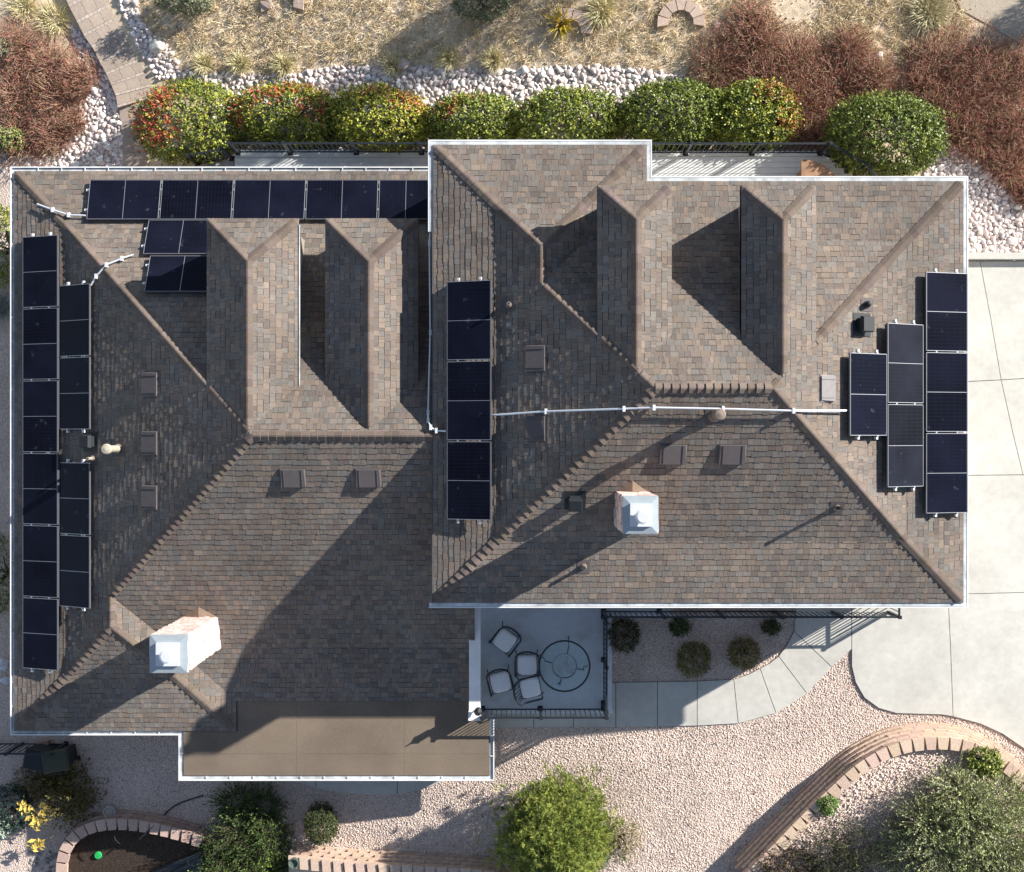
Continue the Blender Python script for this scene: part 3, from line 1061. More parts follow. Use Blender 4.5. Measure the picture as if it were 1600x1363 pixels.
box_vent(140, 690, pLL, .32)
def pipe(px, py, pl, r, h, m, cap=None):
    x, y = ONP(px, py, pl, h)
    z = PL(pl, x, y)
    Mx = frame_on(pl, x, y)
    b = G()
    b.tube([(x, y, z - .1), (x, y, z + h)], r, 14)
    o = b.mk('vent_pipe', M[m], house)
    f = G().box((0, 0, .012), (r * 2 + .2, r * 2 + .24, .008), M=Mx)
    f.mk('flashing', M['vent'], o)
    c = G(); c.lathe((x, y, z), [(r + .05, -.03), (r + .012, .10)], 14); c.mk('pipe_boot', M['copper'], o)
    if cap:
        c = G(); c.lathe((x, y, z + h), [(r + .01, -.10), (cap, -.05), (cap, .0), (cap * .8, .04), (.02, .06)], 16)
        c.mk('pipe_cap', M[m], o)
    else:
        c = G(); c.lathe((x, y, z + h), [(r * .72, -.001), (r * .7, .002)], 12); c.mk('pipe_mouth', M['blackp'], o)
    return o
pipe(166, 702, pLL, .085, .85, 'cream', .125)
pipe(1125, 648, pUF, .10, .62, 'copper', .125)
pipe(1315, 795, pUF, .04, .38, 'blackp')
pipe(913, 888, pUF, .04, .30, 'vent')
pipe(795, 474, pUL, .035, .35, 'ventg')
pipe(137, 717, pLL, .035, .35, 'cream')
pipe(1357, 475, pUR, .05, .14, 'blackp', .07)

# ------------------------------------------------------------------ solar panels
def panel(lo, hi, t0, t1, label, group, sky_sheen=False, axis='x', ends=(0, 0)):
    """lo/hi: (coordinate, z) of the lower and upper long edge; t0..t1 along the other axis"""
    (cl, zl), (ch, zh) = lo, hi
    def PT(s, t, n):      # s 0..1 lower->upper, t metres, n along the normal
        c = cl + (ch - cl) * s
        z = zl + (zh - zl) * s
        dc, dz = ch - cl, zh - zl
        L_ = math.hypot(dc, dz)
        nc, nz = -dz / L_, dc / L_
        if nz < 0: nc, nz = -nc, -nz
        c += nc * n
        z += nz * n
        return (c, t, z) if axis == 'x' else (t, c, z)
    tm = (t0 + t1) / 2
    base = PT(.5, tm, -.04)
    th = thing('solar_panel', label, 'solar panel', base, group)
    L_ = math.hypot(ch - cl, zh - zl)
    def slab(name, s0, s1, a, b, n0, n1, m, uv=False):
        V = [PT(s, t, n) for n in (n0, n1) for s, t in ((s0, a), (s1, a), (s1, b), (s0, b))]
        F = [(0, 3, 2, 1), (4, 5, 6, 7), (0, 1, 5, 4), (1, 2, 6, 5), (2, 3, 7, 6), (3, 0, 4, 7)]
        u = None
        if uv:
            u = [((t - t0), s * L_) for n in (n0, n1) for s, t in ((s0, a), (s1, a), (s1, b), (s0, b))]
        return mk(name, V, F, m, th, uv=u)
    f = .022 / L_
    fr = .011
    slab('back_sheet', f, 1 - f, t0 + fr, t1 - fr, -.034, -.006, M['blackp'])
    mid = .012
    cm = M['cellsg'] if sky_sheen else M['cells']
    slab('cell_field', f, 1 - f, t0 + fr, tm - mid / 2, -.005, .0, cm, True)
    slab('cell_field', f, 1 - f, tm + mid / 2, t1 - fr, -.005, .0, cm, True)
    slab('middle_bar', f, 1 - f, tm - mid / 2 + .001, tm + mid / 2 - .001, -.005, .002, M['alu'])
    slab('frame_rail', 0, f, t0, t1, -.038, .004, M['frame'])
    slab('frame_rail', 1 - f, 1, t0, t1, -.038, .004, M['frame'])
    slab('frame_end', f, 1 - f, t0, t0 + fr, -.038, .004, M['alu'])
    slab('frame_end', f, 1 - f, t1 - fr, t1, -.038, .004, M['alu'])
    for s in (.25, .75):
        slab('mounting_rail', s - .018, s + .018, t0 - (.06 if ends[0] else .01), t1 + (.06 if ends[1] else .01), -.085, -.04, M['alu'])
        for e, tt in ((0, t0), (1, t1)):
            o_ = -1 if e == 0 else 1
            slab('clamp', s - .02, s + .02, min(tt, tt + o_ * .022), max(tt, tt + o_ * .022), -.04, .006, M['alu'])
            if ends[e]:
                a_, b_ = sorted((tt + o_ * .03, tt + o_ * .085))
                slab('end_cap', s - .024, s + .024, a_, b_, -.09, -.02, M['galv2'])
    return th
def colx(xl, xh, zl, tilt, ys_px, lab, group, sky_sheen=False):
    zh = zl + 1.038 * math.sin(R(tilt))
    Xl, Xh = U(xl, 0, zl)[0], U(xh, 0, zh)[0]
    zm = (zl + zh) / 2
    Y = [U(0, p, zm)[1] for p in ys_px]
    n = len(Y) - 1
    for i in range(n):
        a, b = Y[i + 1], Y[i]
        panel((Xl, zl), (Xh, zh), a + .018, b - .018, lab[i], group, sky_sheen, 'x', ends=(i == n - 1, i == 0))
ordn = ['topmost', 'second', 'third', 'fourth', 'fifth', 'bottom']
colx(35, 90, 3.30, 18, [368, 481, 594, 707.5, 820.5, 934, 1047], [f'dark solar panel in the long column along the lower roof gutter, {o} of six' for o in ordn], 'solar panels on the lower roof side slope')
colx(92, 140, 3.58, 26, [444, 557.5, 672], ['dark solar panel, upper of the pair nearer the angled conduit', 'dark solar panel just above the cream vent pipe'], 'solar panels on the lower roof side slope')
colx(92, 140, 3.58, 26, [722, 836, 950], ['dark solar panel just below the cream vent pipe', 'dark solar panel at the bottom end of the inner column by the tall chimney'], 'solar panels on the lower roof side slope')
colx(698, 767, 6.34, 17, [438, 563.5, 689, 813.5], [f'dark solar panel in the column of three on the higher roof, {o}' for o in ('upper end', 'middle one', 'lower end')], 'solar panels on the higher roof shaded slope')
colx(1512, 1447, 6.26, 14, [425, 550, 676, 803], [f'blue solar panel in the column along the driveway gutter, {o}' for o in ('upper end', 'middle one', 'lower end')], 'solar panels above the driveway')
colx(1443, 1387, 6.53, 25, [505, 631, 762], ['greyish dusty solar panel in the middle column above the driveway, upper of two', 'greyish dusty solar panel in the middle column above the driveway, lower of two'], 'solar panels above the driveway', True)
colx(1386, 1328, 6.97, 26, [551, 682], ['single blue solar panel of the inner column where the conduit ends'], 'solar panels above the driveway')
def rowy(yl, yh, zl, tilt, xs_px, lab, group, ends_first=True):
    zh = zl + 1.038 * math.sin(R(tilt))
    Yl, Yh = U(0, yl, zl)[1], U(0, yh, zh)[1]
    zm = (zl + zh) / 2
    X = [U(p, 0, zm)[0] for p in xs_px]
    for i in range(len(X) - 1):
        panel((Yl, zl), (Yh, zh), X[i] + .018, X[i + 1] - .018, lab[i], group, False, 'y', ends=(i == 0, False))
gq = 'solar panels along the back eave'
rowy(281, 343, 3.32, 14, [137, 250.5, 364, 477.5, 591, 677], [f'dark solar panel in the row along the back gutter, {o} of five' for o in ('first from the corner', 'second from the corner', 'third from the corner', 'fourth from the corner', 'partly hidden last')], gq)
rowy(343.5, 397, 3.57, 25, [227, 339], ['dark solar panel in the second row, touching the back gutter row'], gq)
rowy(399.5, 456, 4.06, 26, [229, 341], ['dark solar panel in the third row, half shaded by the dormer'], gq)

# conduits
def conduit(pts, lab, r=.022):
    path = []
    for px, py, z in pts:
        if isinstance(z, tuple):
            x, y = ONP(px, py, z[0], z[1])
            path.append((x, y, PL(z[0], x, y) + z[1]))
        else:
            x, y = U(px, py, z)
            path.append((x, y, z))
    b = G().tube(path, r, 8)
    o = b.mk('conduit', M['conduit'], None, label=lab, cat='conduit', group='steel conduits on the roof')
    for i, p in enumerate(path[1:-1] or path[:1]):
        G().box((p[0], p[1], p[2] - .02), (.06, .12, .10)).mk('strap', M['galv2'], o)
    return o
conduit([(768, 649, (pUL, .09)), (853, 643, (pUL, .10)), (975, 639, (pUL, .11)), (1022, 637, (pUF, .12)), (1130, 639, (pUF, .12)), (1240, 642, (pUR, .10)), (1322, 642, (pUR, .14))], 'long silver conduit crossing the higher roof ridge end to end')
conduit([(672, 365, 5.9), (671, 380, 5.95), (672.5, 520, 5.95), (669, 645, 5.98), (669, 657, 6.05), (673, 668, 6.2), (682, 673, (pUL, .08)), (697, 674, (pUL, .09))], 'silver conduit running down the eave between the two roofs', .02)
conduit([(58, 319, (pLL, .08)), (82, 328, (pLL, .09)), (107, 336, (pLB, .10)), (134, 337, (pLB, .10))], 'short silver conduit over the hip at the roof corner')
conduit([(142, 446, (pLL, .10)), (150, 432, (pLL, .09)), (166, 414, (pLB, .10)), (190, 404, (pLB, .10)), (209, 398, (pLB, .08))], 'bent silver conduit joining side panels to back panels')

# ------------------------------------------------------------------ balcony
BZ = 2.74
bx0, bx1 = -.80, 2.40
by0 = -6.93
sy0, sx1 = -4.52, 9.62
bf = G()
bf.prism([(bx0, by0), (bx1, by0), (bx1, -3.4), (bx0, -3.4)], BZ - .16, BZ)
bf.prism([(bx1, sy0), (sx1, sy0), (sx1, -3.4), (bx1, -3.4)], BZ - .16, BZ)
bal = bf.mk('balcony_floor', M['balc'], house)
bal['label'] = 'blue-grey coated balcony floor in front of the higher house'
# white edge boards, outside the rail
e = G()
e.box(((bx0 + bx1) / 2 + .05, by0 - .06, BZ - .11), (bx1 - bx0 + .22, .118, .25)); e.mk('edge_trim', M['white'], bal)
G().box((bx1 + .07, (by0 + sy0) / 2 - .06, BZ - .112), (.138, sy0 - by0 + .114, .25)).mk('edge_trim', M['white'], bal)
G().box(((bx1 + sx1) / 2, sy0 - .03, BZ - .112), (sx1 - bx1 - .14, .058, .25)).mk('edge_trim', M['white'], bal)
for x in (.9, 2.25):
    G().box((x, by0 + .12, (BZ - .16 + g(x, by0)) / 2), (.12, .12, BZ - .16 - g(x, by0))).mk('support_post', M['white'], house)
for x in (4.8, 7.2, 9.4):
    G().box((x, sy0 + .12, (BZ - .16 + g(x, sy0)) / 2), (.12, .12, BZ - .16 - g(x, sy0))).mk('support_post', M['white'], house)

BAL = mesh_from('baluster', *[(lambda b: (b.V, b.F))(G().box((0, 0, .41), (.018, .018, .82)))][0])
BAL.materials.append(M['black'])
def railing(label, runs, zf, parent=None, H=1.0, group='black metal railings'):
    """runs: list of polylines; a post stands on every vertex"""
    x, y = runs[0][0]
    if parent is None:
        root = thing('railing', label, 'railing', (x, y, zf(x, y)), group)
    else:
        root = parent
    done = set()
    for run in runs:
        for i, (x, y) in enumerate(run):
            if (round(x, 2), round(y, 2)) in done:
                continue
            done.add((round(x, 2), round(y, 2)))
            z = zf(x, y)
            p = G().box((x, y, z + H / 2), (.065, .065, H + .04)).mk('post', M['black'], root)
            G().box((x, y, z + .012), (.13, .13, .022)).mk('base_plate', M['black'], p)
            G().box((x, y, z + H + .032), (.085, .085, .025)).mk('post_cap', M['black'], p)
        for (xa, ya), (xb, yb) in zip(run[:-1], run[1:]):
            L_ = math.hypot(xb - xa, yb - ya)
            dx, dy = (xb - xa) / L_, (yb - ya) / L_
            za, zb = zf(xa, ya), zf(xb, yb)
            for hh, nm, s in ((H - .03, 'top_rail', .022), (.10, 'bottom_rail', .016)):
                V = []
                for (x, y, z, t) in ((xa + dx * .03, ya + dy * .03, za, 0), (xb - dx * .03, yb - dy * .03, zb, 1)):
                    for a_, c_ in ((-1, -1), (1, -1), (1, 1), (-1, 1)):
                        V.append((x - dy * a_ * s, y + dx * a_ * s, z + hh + c_ * s))
                mk(nm, V, [(3, 2, 1, 0), (4, 5, 6, 7), (0, 1, 5, 4), (1, 2, 6, 5), (2, 3, 7, 6), (3, 0, 4, 7)], M['black'], root)
            n = max(2, round(L_ / .127))
            for k in range(1, n):
                t = k / n
                x, y = xa + (xb - xa) * t, ya + (yb - ya) * t
                inst('baluster', BAL, (x, y, zf(x, y) + .11), root, rot=(0, 0, math.atan2(dy, dx)))
    return root
fz = lambda x, y: BZ
yb0, xb1 = U(0, 1107, BZ)[1], U(943, 0, BZ)[0]
railing('black balcony railing along the front edge beside the round table', [[(U(754, 0, BZ)[0], yb0), (U(844, 0, BZ)[0], yb0), (xb1, yb0)]], fz)
ysr = U(0, 955, BZ)[1]
railing('black balcony railing on the short side overlooking the shrub bed', [[(xb1, yb0 + .14), (xb1, U(0, 1031, BZ)[1]), (xb1, ysr - .14)]], fz)
railing('long black railing of the narrow balcony strip under the front gutter', [[(xb1, ysr)] + [(U(p, 0, BZ)[0], ysr) for p in (1030, 1120, 1209, 1297, 1385)] + [(U(1385, 0, BZ)[0], -3.7)]], fz)

# ------------------------------------------------------------------ back decks
def deck(name, label, x0, x1, y0, y1, z, notch=None):
    root = thing(name, label, 'deck', ((x0 + x1) / 2, (y0 + y1) / 2, z - .25), 'back decks')
    G().box(((x0 + x1) / 2, (y0 + y1) / 2, z - .16), (x1 - x0, y1 - y0, .2)).mk('deck_frame', M['deck_f'], root)
    y = y0
    r = random.Random(int(x0 * 7))
    while y < y1 - .02:
        wd = min(.14, y1 - y)
        f = r.uniform(.88, 1.08)
        xe = x1 if notch is None else min(x1, notch(y))
        b = G().box(((x0 + xe) / 2, y + wd / 2, z - .03), (xe - x0, wd - .008, .05))
        mk('board', b.V, b.F, M['deck'], root, cols=[(.64 * f, .66 * f, .65 * f)] * 8)
        y += wd
    return root
M['deck_f'] = mat('deck_frame', (.16, .15, .14), rough=.9)
DZ1, DZ2 = 2.20, 3.40
d1y = U(0, 239, DZ1)[1]
d1x = [U(p, 0, DZ1)[0] for p in (372, 454, 557, 659)]
deck('deck', 'narrow grey board deck behind the lower roof', d1x[0] - .08, -1.6, 6.22, d1y + .08, DZ1)
rr = railing('black deck railing behind the lower roof, next to the red-tipped hedge', [[(d1x[0], d1y), *[(x, d1y) for x in d1x[1:]], (-1.7, d1y)]], lambda x, y: DZ1)
stz = lambda x, y: max(g(x, y), DZ1 - max(0, (d1x[0] - x)) * .62)
railing('sloping black stair railing going down from the deck under the bush', [[(d1x[0] - .2, d1y - .12), (d1x[0] - 1.25, d1y - .12)]], stz)
st = thing('deck_stairs', 'grey board stairs from the deck down to the paver landing', 'stairs', (d1x[0] - .6, 6.8, g(d1x[0] - .6, 6.8)))
for i in range(4):
    b = G().box((d1x[0] - .24 - i * .29, (6.3 + d1y) / 2 - .1, DZ1 - .2 - i * .19), (.28, d1y - 6.4, .05))
    mk('tread', b.V, b.F, M['deck'], st, cols=[(.42, .43, .42)] * 8)
    G().box((d1x[0] - .24 - i * .29, (6.3 + d1y) / 2 - .1, DZ1 - .2 - i * .19 - .12), (.04, d1y - 6.42, .18)).mk('riser', M['deck_f'], st)
d2y = U(0, 240, DZ2)[1]
d2x = [U(p, 0, DZ2)[0] for p in (1071, 1174, 1281)]
d2e = U(1336, 272, DZ2)
deck('deck', 'grey board deck behind the higher roof', 2.75, d2x[2] + .75, 5.4, d2y + .08, DZ2, notch=lambda y: d2x[2] + max(0, (d2y - y)) * 1.1 + .06)
railing('black deck railing behind the higher roof, ending at the big round bush', [[(2.85, d2y), *[(x, d2y) for x in d2x], d2e, (d2e[0] + .5, d2e[1] - .6)]], lambda x, y: DZ2)
# half-round wooden table on the deck corner
tx, ty = U(1252, 296, DZ2 + .72)
tb = thing('half_round_table', 'half-round brown wooden table at the deck corner', 'table', (tx + .3, ty, DZ2))
pts = [(tx + .92 * math.cos(a), ty + .72 * math.sin(a)) for a in [R(-90 + 180 * k / 24) for k in range(25)]]
G().prism(pts, DZ2 + .69, DZ2 + .735).mk('table_top', M['wood'], tb)
for lx, ly in ((tx + .1, ty + .5), (tx + .1, ty - .5), (tx + .7, ty)):
    G().box((lx, ly, DZ2 + .345), (.07, .07, .69)).mk('leg', M['wood'], tb)

# ------------------------------------------------------------------ balcony furniture
tcx, tcy = U(882, 1041, BZ + .72)
tab = thing('round_table', 'round glass patio table with black rim and mosaic middle', 'table', (tcx, tcy, BZ))
rim_r = .625
zt_ = BZ + .72
circ = lambda r, z, n=48: [(tcx + r * math.cos(2 * math.pi * k / n), tcy + r * math.sin(2 * math.pi * k / n), z) for k in range(n)]
G().tube(circ(rim_r, zt_), .022, 8, closed=True).mk('rim', M['black'], tab)
gl = G(); gl.lathe((tcx, tcy, zt_ - .003), [(rim_r - .01, 0), (rim_r - .01, .007)], 48); gl.mk('glass_top', M['glass'], tab)
mo = G(); mo.tube(circ(.31, zt_ + .008, 40), .012, 6, closed=True)
rm = random.Random(4)
for k in range(26):
    a, r_ = rm.uniform(0, 6.28), .27 * math.sqrt(rm.random())
    c0 = (tcx + r_ * math.cos(a), tcy + r_ * math.sin(a))
    rr_ = rm.uniform(.03, .06)
    mo.tube([(c0[0] + rr_ * math.cos(q * 1.2566), c0[1] + rr_ * math.sin(q * 1.2566), zt_ + .007) for q in range(5)], .005, 4, closed=True)
mo.mk('mosaic_inlay', M['alu'], tab)
for k in range(4):
    a = R(77 + 90 * k)
    G().tube([(tcx + .31 * math.cos(a), tcy + .31 * math.sin(a), zt_ - .03), (tcx + .5 * math.cos(a), tcy + .5 * math.sin(a), zt_ - .10), (tcx + .50 * math.cos(a), tcy + .50 * math.sin(a), BZ + .35), (tcx + .62 * math.cos(a), tcy + .62 * math.sin(a), BZ + .01)], .016, 6).mk('leg', M['black'], tab)
G().tube(circ(.3, zt_ - .03, 24), .012, 6, closed=True).mk('leg_ring', M['black'], tab)

def chair(px, py, ang, lab):
    """ang: direction (degrees) that the sitter faces, 0 = +x"""
    x, y = U(px, py, BZ + .46)
    root = thing('patio_chair', lab, 'chair', (x, y, BZ), 'black patio chairs with pale cushions')
    A = Matrix.Translation((x, y, BZ)) @ Matrix.Rotation(R(ang), 4, 'Z')
    T = lambda v: tuple(A @ Vector(v))
    # cushion with rounded edge
    V, F = [], []
    prof = [(.215, .40), (.24, .42), (.24, .46), (.20, .485)]
    for s, z in prof:
        ring = []
        for k in range(24):
            a = 2 * math.pi * k / 24
            c_, s_ = math.cos(a), math.sin(a)
            p = 5.0
            rr = (abs(c_) ** p + abs(s_) ** p) ** (-1 / p)
            ring.append((s * rr * c_ + .01, s * rr * s_, z))
        V += ring
    for i in range(len(prof) - 1):
        for k in range(24):
            k2 = (k + 1) % 24
            F.append((i * 24 + k, i * 24 + k2, (i + 1) * 24 + k2, (i + 1) * 24 + k))
    F.append(tuple(range(23, -1, -1)))
    F.append(tuple(3 * 24 + k for k in range(24)))
    mk('cushion', [T(v) for v in V], F, M['fabric'], root)
    fr = G(); fr.tube([T(v) for v in ((-.25, -.25, .40), (.26, -.25, .40), (.26, .25, .40), (-.25, .25, .40))], .014, 6, closed=True)
    fr.mk('seat_frame', M['black'], root)
    # curved back hoop and arms in one bend
    hoop = [(-.24 - .16 * math.cos(R(t)), .29 * math.sin(R(t)), .90) for t in range(-90, 91, 15)]
    arms = [(.26, -.29, .42), (.25, -.295, .63), (.0, -.295, .66)] + [(-.16, -.292, .70)] + hoop[1:-1] + [(-.16, .292, .70)] + [(.0, .295, .66), (.25, .295, .63), (.26, .29, .42)]
    G().tube([T(v) for v in arms], .024, 6).mk('arm_and_back_hoop', M['black'], root)
    for i, t in enumerate(range(-60, 61, 20)):
        p = (-.24 - .16 * math.cos(R(t)), .29 * math.sin(R(t)), .89)
        q = (-.25, .22 * math.sin(R(t)), .41)
        G().tube([T(q), T(p)], .011, 5).mk('back_bar', M['black'], root)
    for sx, sy in ((.25, .25), (.25, -.25), (-.24, .25), (-.24, -.25)):
        G().tube([T((sx, sy, .41)), T((sx * 1.18, sy * 1.12, .0))], .014, 6).mk('leg', M['black'], root)
chair(789, 1001, 234, 'patio chair turned towards the parapet, standing apart from the others')
chair(823.5, 1039, 271, 'patio chair pushed up beside the round table, with upright back')
chair(782, 1066, 284, 'patio chair close to the white parapet with rounded back')
chair(828, 1075, 12, 'patio chair near the front railing with its side to the table')

# ------------------------------------------------------------------ retaining walls, rings, steps
def arc_sample(path, step):
    P_ = [Vector(p) for p in path]
    out = [P_[0].copy()]
    acc = 0
    for a, b in zip(P_[:-1], P_[1:]):
        L_ = (b - a).length
        t = step - acc
        while t <= L_:
            out.append(a + (b - a) * (t / L_))
            t += step
        acc = L_ - (t - step)
    return out
BC = (.53, .40, .31)
def ret_wall(label, pts_px, courses, face, zb=None, setback=.05, col=BC, blk=.30, ch=.14):
    """face: +1 if the exposed face lies to the left of the path direction"""
    H = courses * ch
    path = smooth_path([GP(px, py, H) for px, py in pts_px], 8)
    r = random.Random(len(label))
    P0 = path[len(path) // 2]
    root = thing('retaining_wall', label, 'wall', (P0[0], P0[1], g(*P0) - .05), 'terracotta block retaining walls')
    for k in range(courses + 1):
        cap = (k == courses)
        off = (courses - 1 - k) * setback if not cap else .0
        # offset path
        pp = []
        for i in range(len(path)):
            a, b = Vector(path[max(0, i - 1)]), Vector(path[min(len(path) - 1, i + 1)])
            d = (b - a).normalized()
            n = Vector((-d.y, d.x)) * face
            pp.append(Vector(path[i]) + n * (off + (.16 if not cap else .0)))
        S_ = arc_sample(pp, blk)
        for i in range(len(S_) - 1):
            a, b = S_[i], S_[i + 1]
            d = (b - a).normalized()
            n = Vector((-d.y, d.x)) * face
            L_ = (b - a).length
            if k % 2 and not cap:
                a = a + d * (blk * .5); b = b + d * (blk * .5)
            f = r.uniform(.91, 1.07)
            c = (col[0] * f, col[1] * f * r.uniform(.96, 1.04), col[2] * f * r.uniform(.95, 1.05))
            m_ = (a + b) / 2
            z0 = g(m_.x, m_.y) - .04 + k * ch + r.uniform(-.004, .004)
            gap = .006
            if cap:
                q = [a + d * gap + n * .17, b - d * gap + n * .17, b - d * (.045) - n * .13, a + d * (.045) - n * .13]
                zt = z0 + .09
            else:
                q = [a + d * gap + n * r.uniform(-.008, .008), b - d * gap + n * r.uniform(-.008, .008), b - d * gap - n * .22, a + d * gap - n * .22]
                zt = z0 + ch - .008
            s = G().prism([tuple(v) for v in q], z0, zt)
            mk('cap_block' if cap else 'block', s.V, s.F, M['block'], root, cols=[c] * len(s.V))
    return root, path, H
w1, path1, H1 = ret_wall('curved terracotta block wall around the large grey-green bush', [(1165, 1378), (1212, 1330), (1258, 1283), (1302, 1240), (1350, 1198), (1400, 1172), (1450, 1163), (1500, 1165), (1545, 1182), (1582, 1208), (1625, 1255)], 5, +1)
w2, path2, H2 = ret_wall('terracotta block wall curving around the dark pond bed', [(103, 1400), (98, 1365), (103, 1330), (122, 1305), (155, 1291), (200, 1289), (250, 1297), (300, 1311), (318, 1318)], 3, +1, col=(.46, .33, .275))
w3, path3, H3 = ret_wall('straight terracotta block wall between the dark shrub and the pine', [(450, 1347), (540, 1357), (640, 1362), (745, 1368), (800, 1376)], 4, +1)
# raised beds behind the walls
def bed_fill(name, path, H, extra, m, label, sgn=-1):
    poly = [(Vector(p)) for p in path]
    poly = [tuple(p) for p in poly] + extra
    s = G()
    s.add([(x, y, g(x, y) + H - .10) for x, y in ccw(poly)], [tuple(range(len(poly)))])
    return s.mk(name, m, None, kind='structure', label=label)
bedA = [tuple(p) for p in path1] + [(17, path1[-1][1]), (17, -14), (path1[0][0], -14)]
s = G()
for q in gpieces(bedA):
    s.add([(x, y, g(x, y) + H1 - .12) for x, y in ccw(q)], [tuple(range(len(q)))])
s.mk('planting_bed', M['gravelbase'], None, kind='structure', label='raised gravel planting bed inside the curved wall')
bedB = [tuple(p) for p in path2] + [(path2[-1][0] + .1, -14), (path2[0][0], -14)]
s = G()
for q in gpieces(bedB):
    s.add([(x, y, g(x, y) + .06) for x, y in ccw(q)], [tuple(range(len(q)))])
s.mk('pond_bed', M['mulch'], None, kind='structure', label='dark mulch bed inside the pond wall')
bedC = [tuple(p) for p in path3] + [(path3[-1][0], -14), (path3[0][0] - .02, -14)]
s = G()
for q in gpieces(bedC):
    s.add([(x, y, g(x, y) + H3 - .10) for x, y in ccw(q)], [tuple(range(len(q)))])
s.mk('planting_bed', M['soil'], None, kind='structure', label='raised soil bed below the straight wall')

# three half rings of blocks in the dry grass
for (cx, cy, r_, a0, a1, lab) in ((442, 8, 27, -20, 200, 'half ring of terracotta blocks with a stick across, by the steps'), (888, 52, 27, -8, 190, 'half ring of terracotta blocks around the yellow weed'), (1063, 38, 27, -10, 190, 'half ring of terracotta blocks at the edge of the red thicket')):
    X, Y = GP(cx, cy)
    rad = r_ / 60
    root = thing('block_ring', lab, 'edging', (X, Y, g(X, Y)), 'half rings of blocks')
    n = 7
    rb = random.Random(cx)
    for k in range(n):
        b0, b1 = R(a0 + (a1 - a0) * k / n + 1.2), R(a0 + (a1 - a0) * (k + 1) / n - 1.2)
        q = [(X + rr * math.cos(b), Y + rr * math.sin(b)) for rr, b in ((rad - .13, b0), (rad + .15, b0), (rad + .15, b1), (rad - .13, b1))]
        f = rb.uniform(.9, 1.1)
        s = G().prism(q, lambda x, y: g(x, y) - .05, lambda x, y: g(x, y) + .11 + rb.uniform(0, .015))
        mk('block', s.V, s.F, M['block'], root, cols=[(.52 * f, .40 * f, .32 * f)] * len(s.V))
sx_, sy_ = GP(425, 15)
G().tube([(sx_ - .18, sy_ + .35, g(sx_, sy_) + .2), (sx_ + .25, sy_ - .25, g(sx_, sy_) + .16)], .014, 6).mk('stick', M['cream'], label='thin pale stick leaning on the half ring of blocks', cat='stick')

# paver steps climbing beside the hedge
lines = [((193, 262), (232, 262)), ((192, 215), (226, 215)), ((187, 171), (246, 150)), ((184, 152.5), (244, 133)), ((177, 136), (236, 112)), ((170, 120), (222, 94)), ((160, 102), (208, 74)), ((148, 78), (198, 48)), ((135, 60), (183, 30)), ((125, 40), (172, 10)), ((112, 15), (160, -16)), ((100, -12), (148, -42))]
root = bpy.data.objects.new('path', None)
X, Y = GP(190, 150)
link(root, None, (X, Y, g(X, Y)))
tag(root, 'curving brown paver steps climbing past the rock bed', None, None, 'structure')
rp = random.Random(9)
for k in range(len(lines) - 1):
    (a0, a1), (b0, b1) = lines[k], lines[k + 1]
    h = .05
    A0, A1, B0, B1 = [Vector(GP(*p)) for p in (a0, a1, b0, b1)]
    mid = (A0 + A1 + B0 + B1) / 4
    z = g(mid.x, mid.y) + .07 if k >= 2 else None
    nz = .2 if k >= 2 else 0
    # front row of small light blocks
    def lerp2(u, v):
        lo = A0 + (A1 - A0) * u
        hi = B0 + (B1 - B0) * u
        return lo + (hi - lo) * v
    def pc(u0, u1, v0, v1, col, zz, th=.12):
        q = [tuple(lerp2(u, v)) for u, v in ((u0, v0), (u1, v0), (u1, v1), (u0, v1))]
        q = inset(q, .004)
        s = G().prism(q, (lambda x, y: zz - th) if z is not None else (lambda x, y: g(x, y) - .05), zz if z is not None else (lambda x, y: g(x, y) + .05))
        mk('paver', s.V, s.F, M['paver'], root, cols=[col] * len(s.V))
    if k >= 2:
        for i in range(8):
            f = rp.uniform(.9, 1.12)
            pc(i / 8, (i + 1) / 8, 0, nz, (.47 * f, .40 * f, .34 * f), z + .004)
    nn_ = 3 if k >= 2 else 2
    rows = 1 if k >= 2 else 2
    for rr_ in range(rows):
        v0, v1 = nz + (1 - nz) * rr_ / rows, nz + (1 - nz) * (rr_ + 1) / rows
        for i in range(nn_):
            f = rp.uniform(.9, 1.1)
            pc(i / nn_, (i + 1) / nn_, v0, v1, (.40 * f, .325 * f, .262 * f), z if z is not None else 0)
steps_poly = GPL([l[0] for l in lines] + [l[1] for l in lines[::-1]])

# ------------------------------------------------------------------ stones
def ico(sub):
    t = (1 + 5 ** .5) / 2
    v = [(-1, t, 0), (1, t, 0), (-1, -t, 0), (1, -t, 0), (0, -1, t), (0, 1, t), (0, -1, -t), (0, 1, -t), (t, 0, -1), (t, 0, 1), (-t, 0, -1), (-t, 0, 1)]
    f = [(0, 11, 5), (0, 5, 1), (0, 1, 7), (0, 7, 10), (0, 10, 11), (1, 5, 9), (5, 11, 4), (11, 10, 2), (10, 7, 6), (7, 1, 8), (3, 9, 4), (3, 4, 2), (3, 2, 6), (3, 6, 8), (3, 8, 9), (4, 9, 5), (2, 4, 11), (6, 2, 10), (8, 6, 7), (9, 8, 1)]
    v = [np.array(p) / np.linalg.norm(p) for p in v]
    for _ in range(sub):
        cache, nf = {}, []
        def mid(a, b):
            k = (min(a, b), max(a, b))
            if k not in cache:
                m = v[a] + v[b]
                v.append(m / np.linalg.norm(m))
                cache[k] = len(v) - 1
            return cache[k]
        for a, b, c in f:
            x, y, z = mid(a, b), mid(b, c), mid(c, a)
            nf += [(a, x, z), (b, y, x), (c, z, y), (x, y, z)]
        f = nf
    return np.array(v), np.array(f)
IV, IF = ico(1)
ROCKS = []
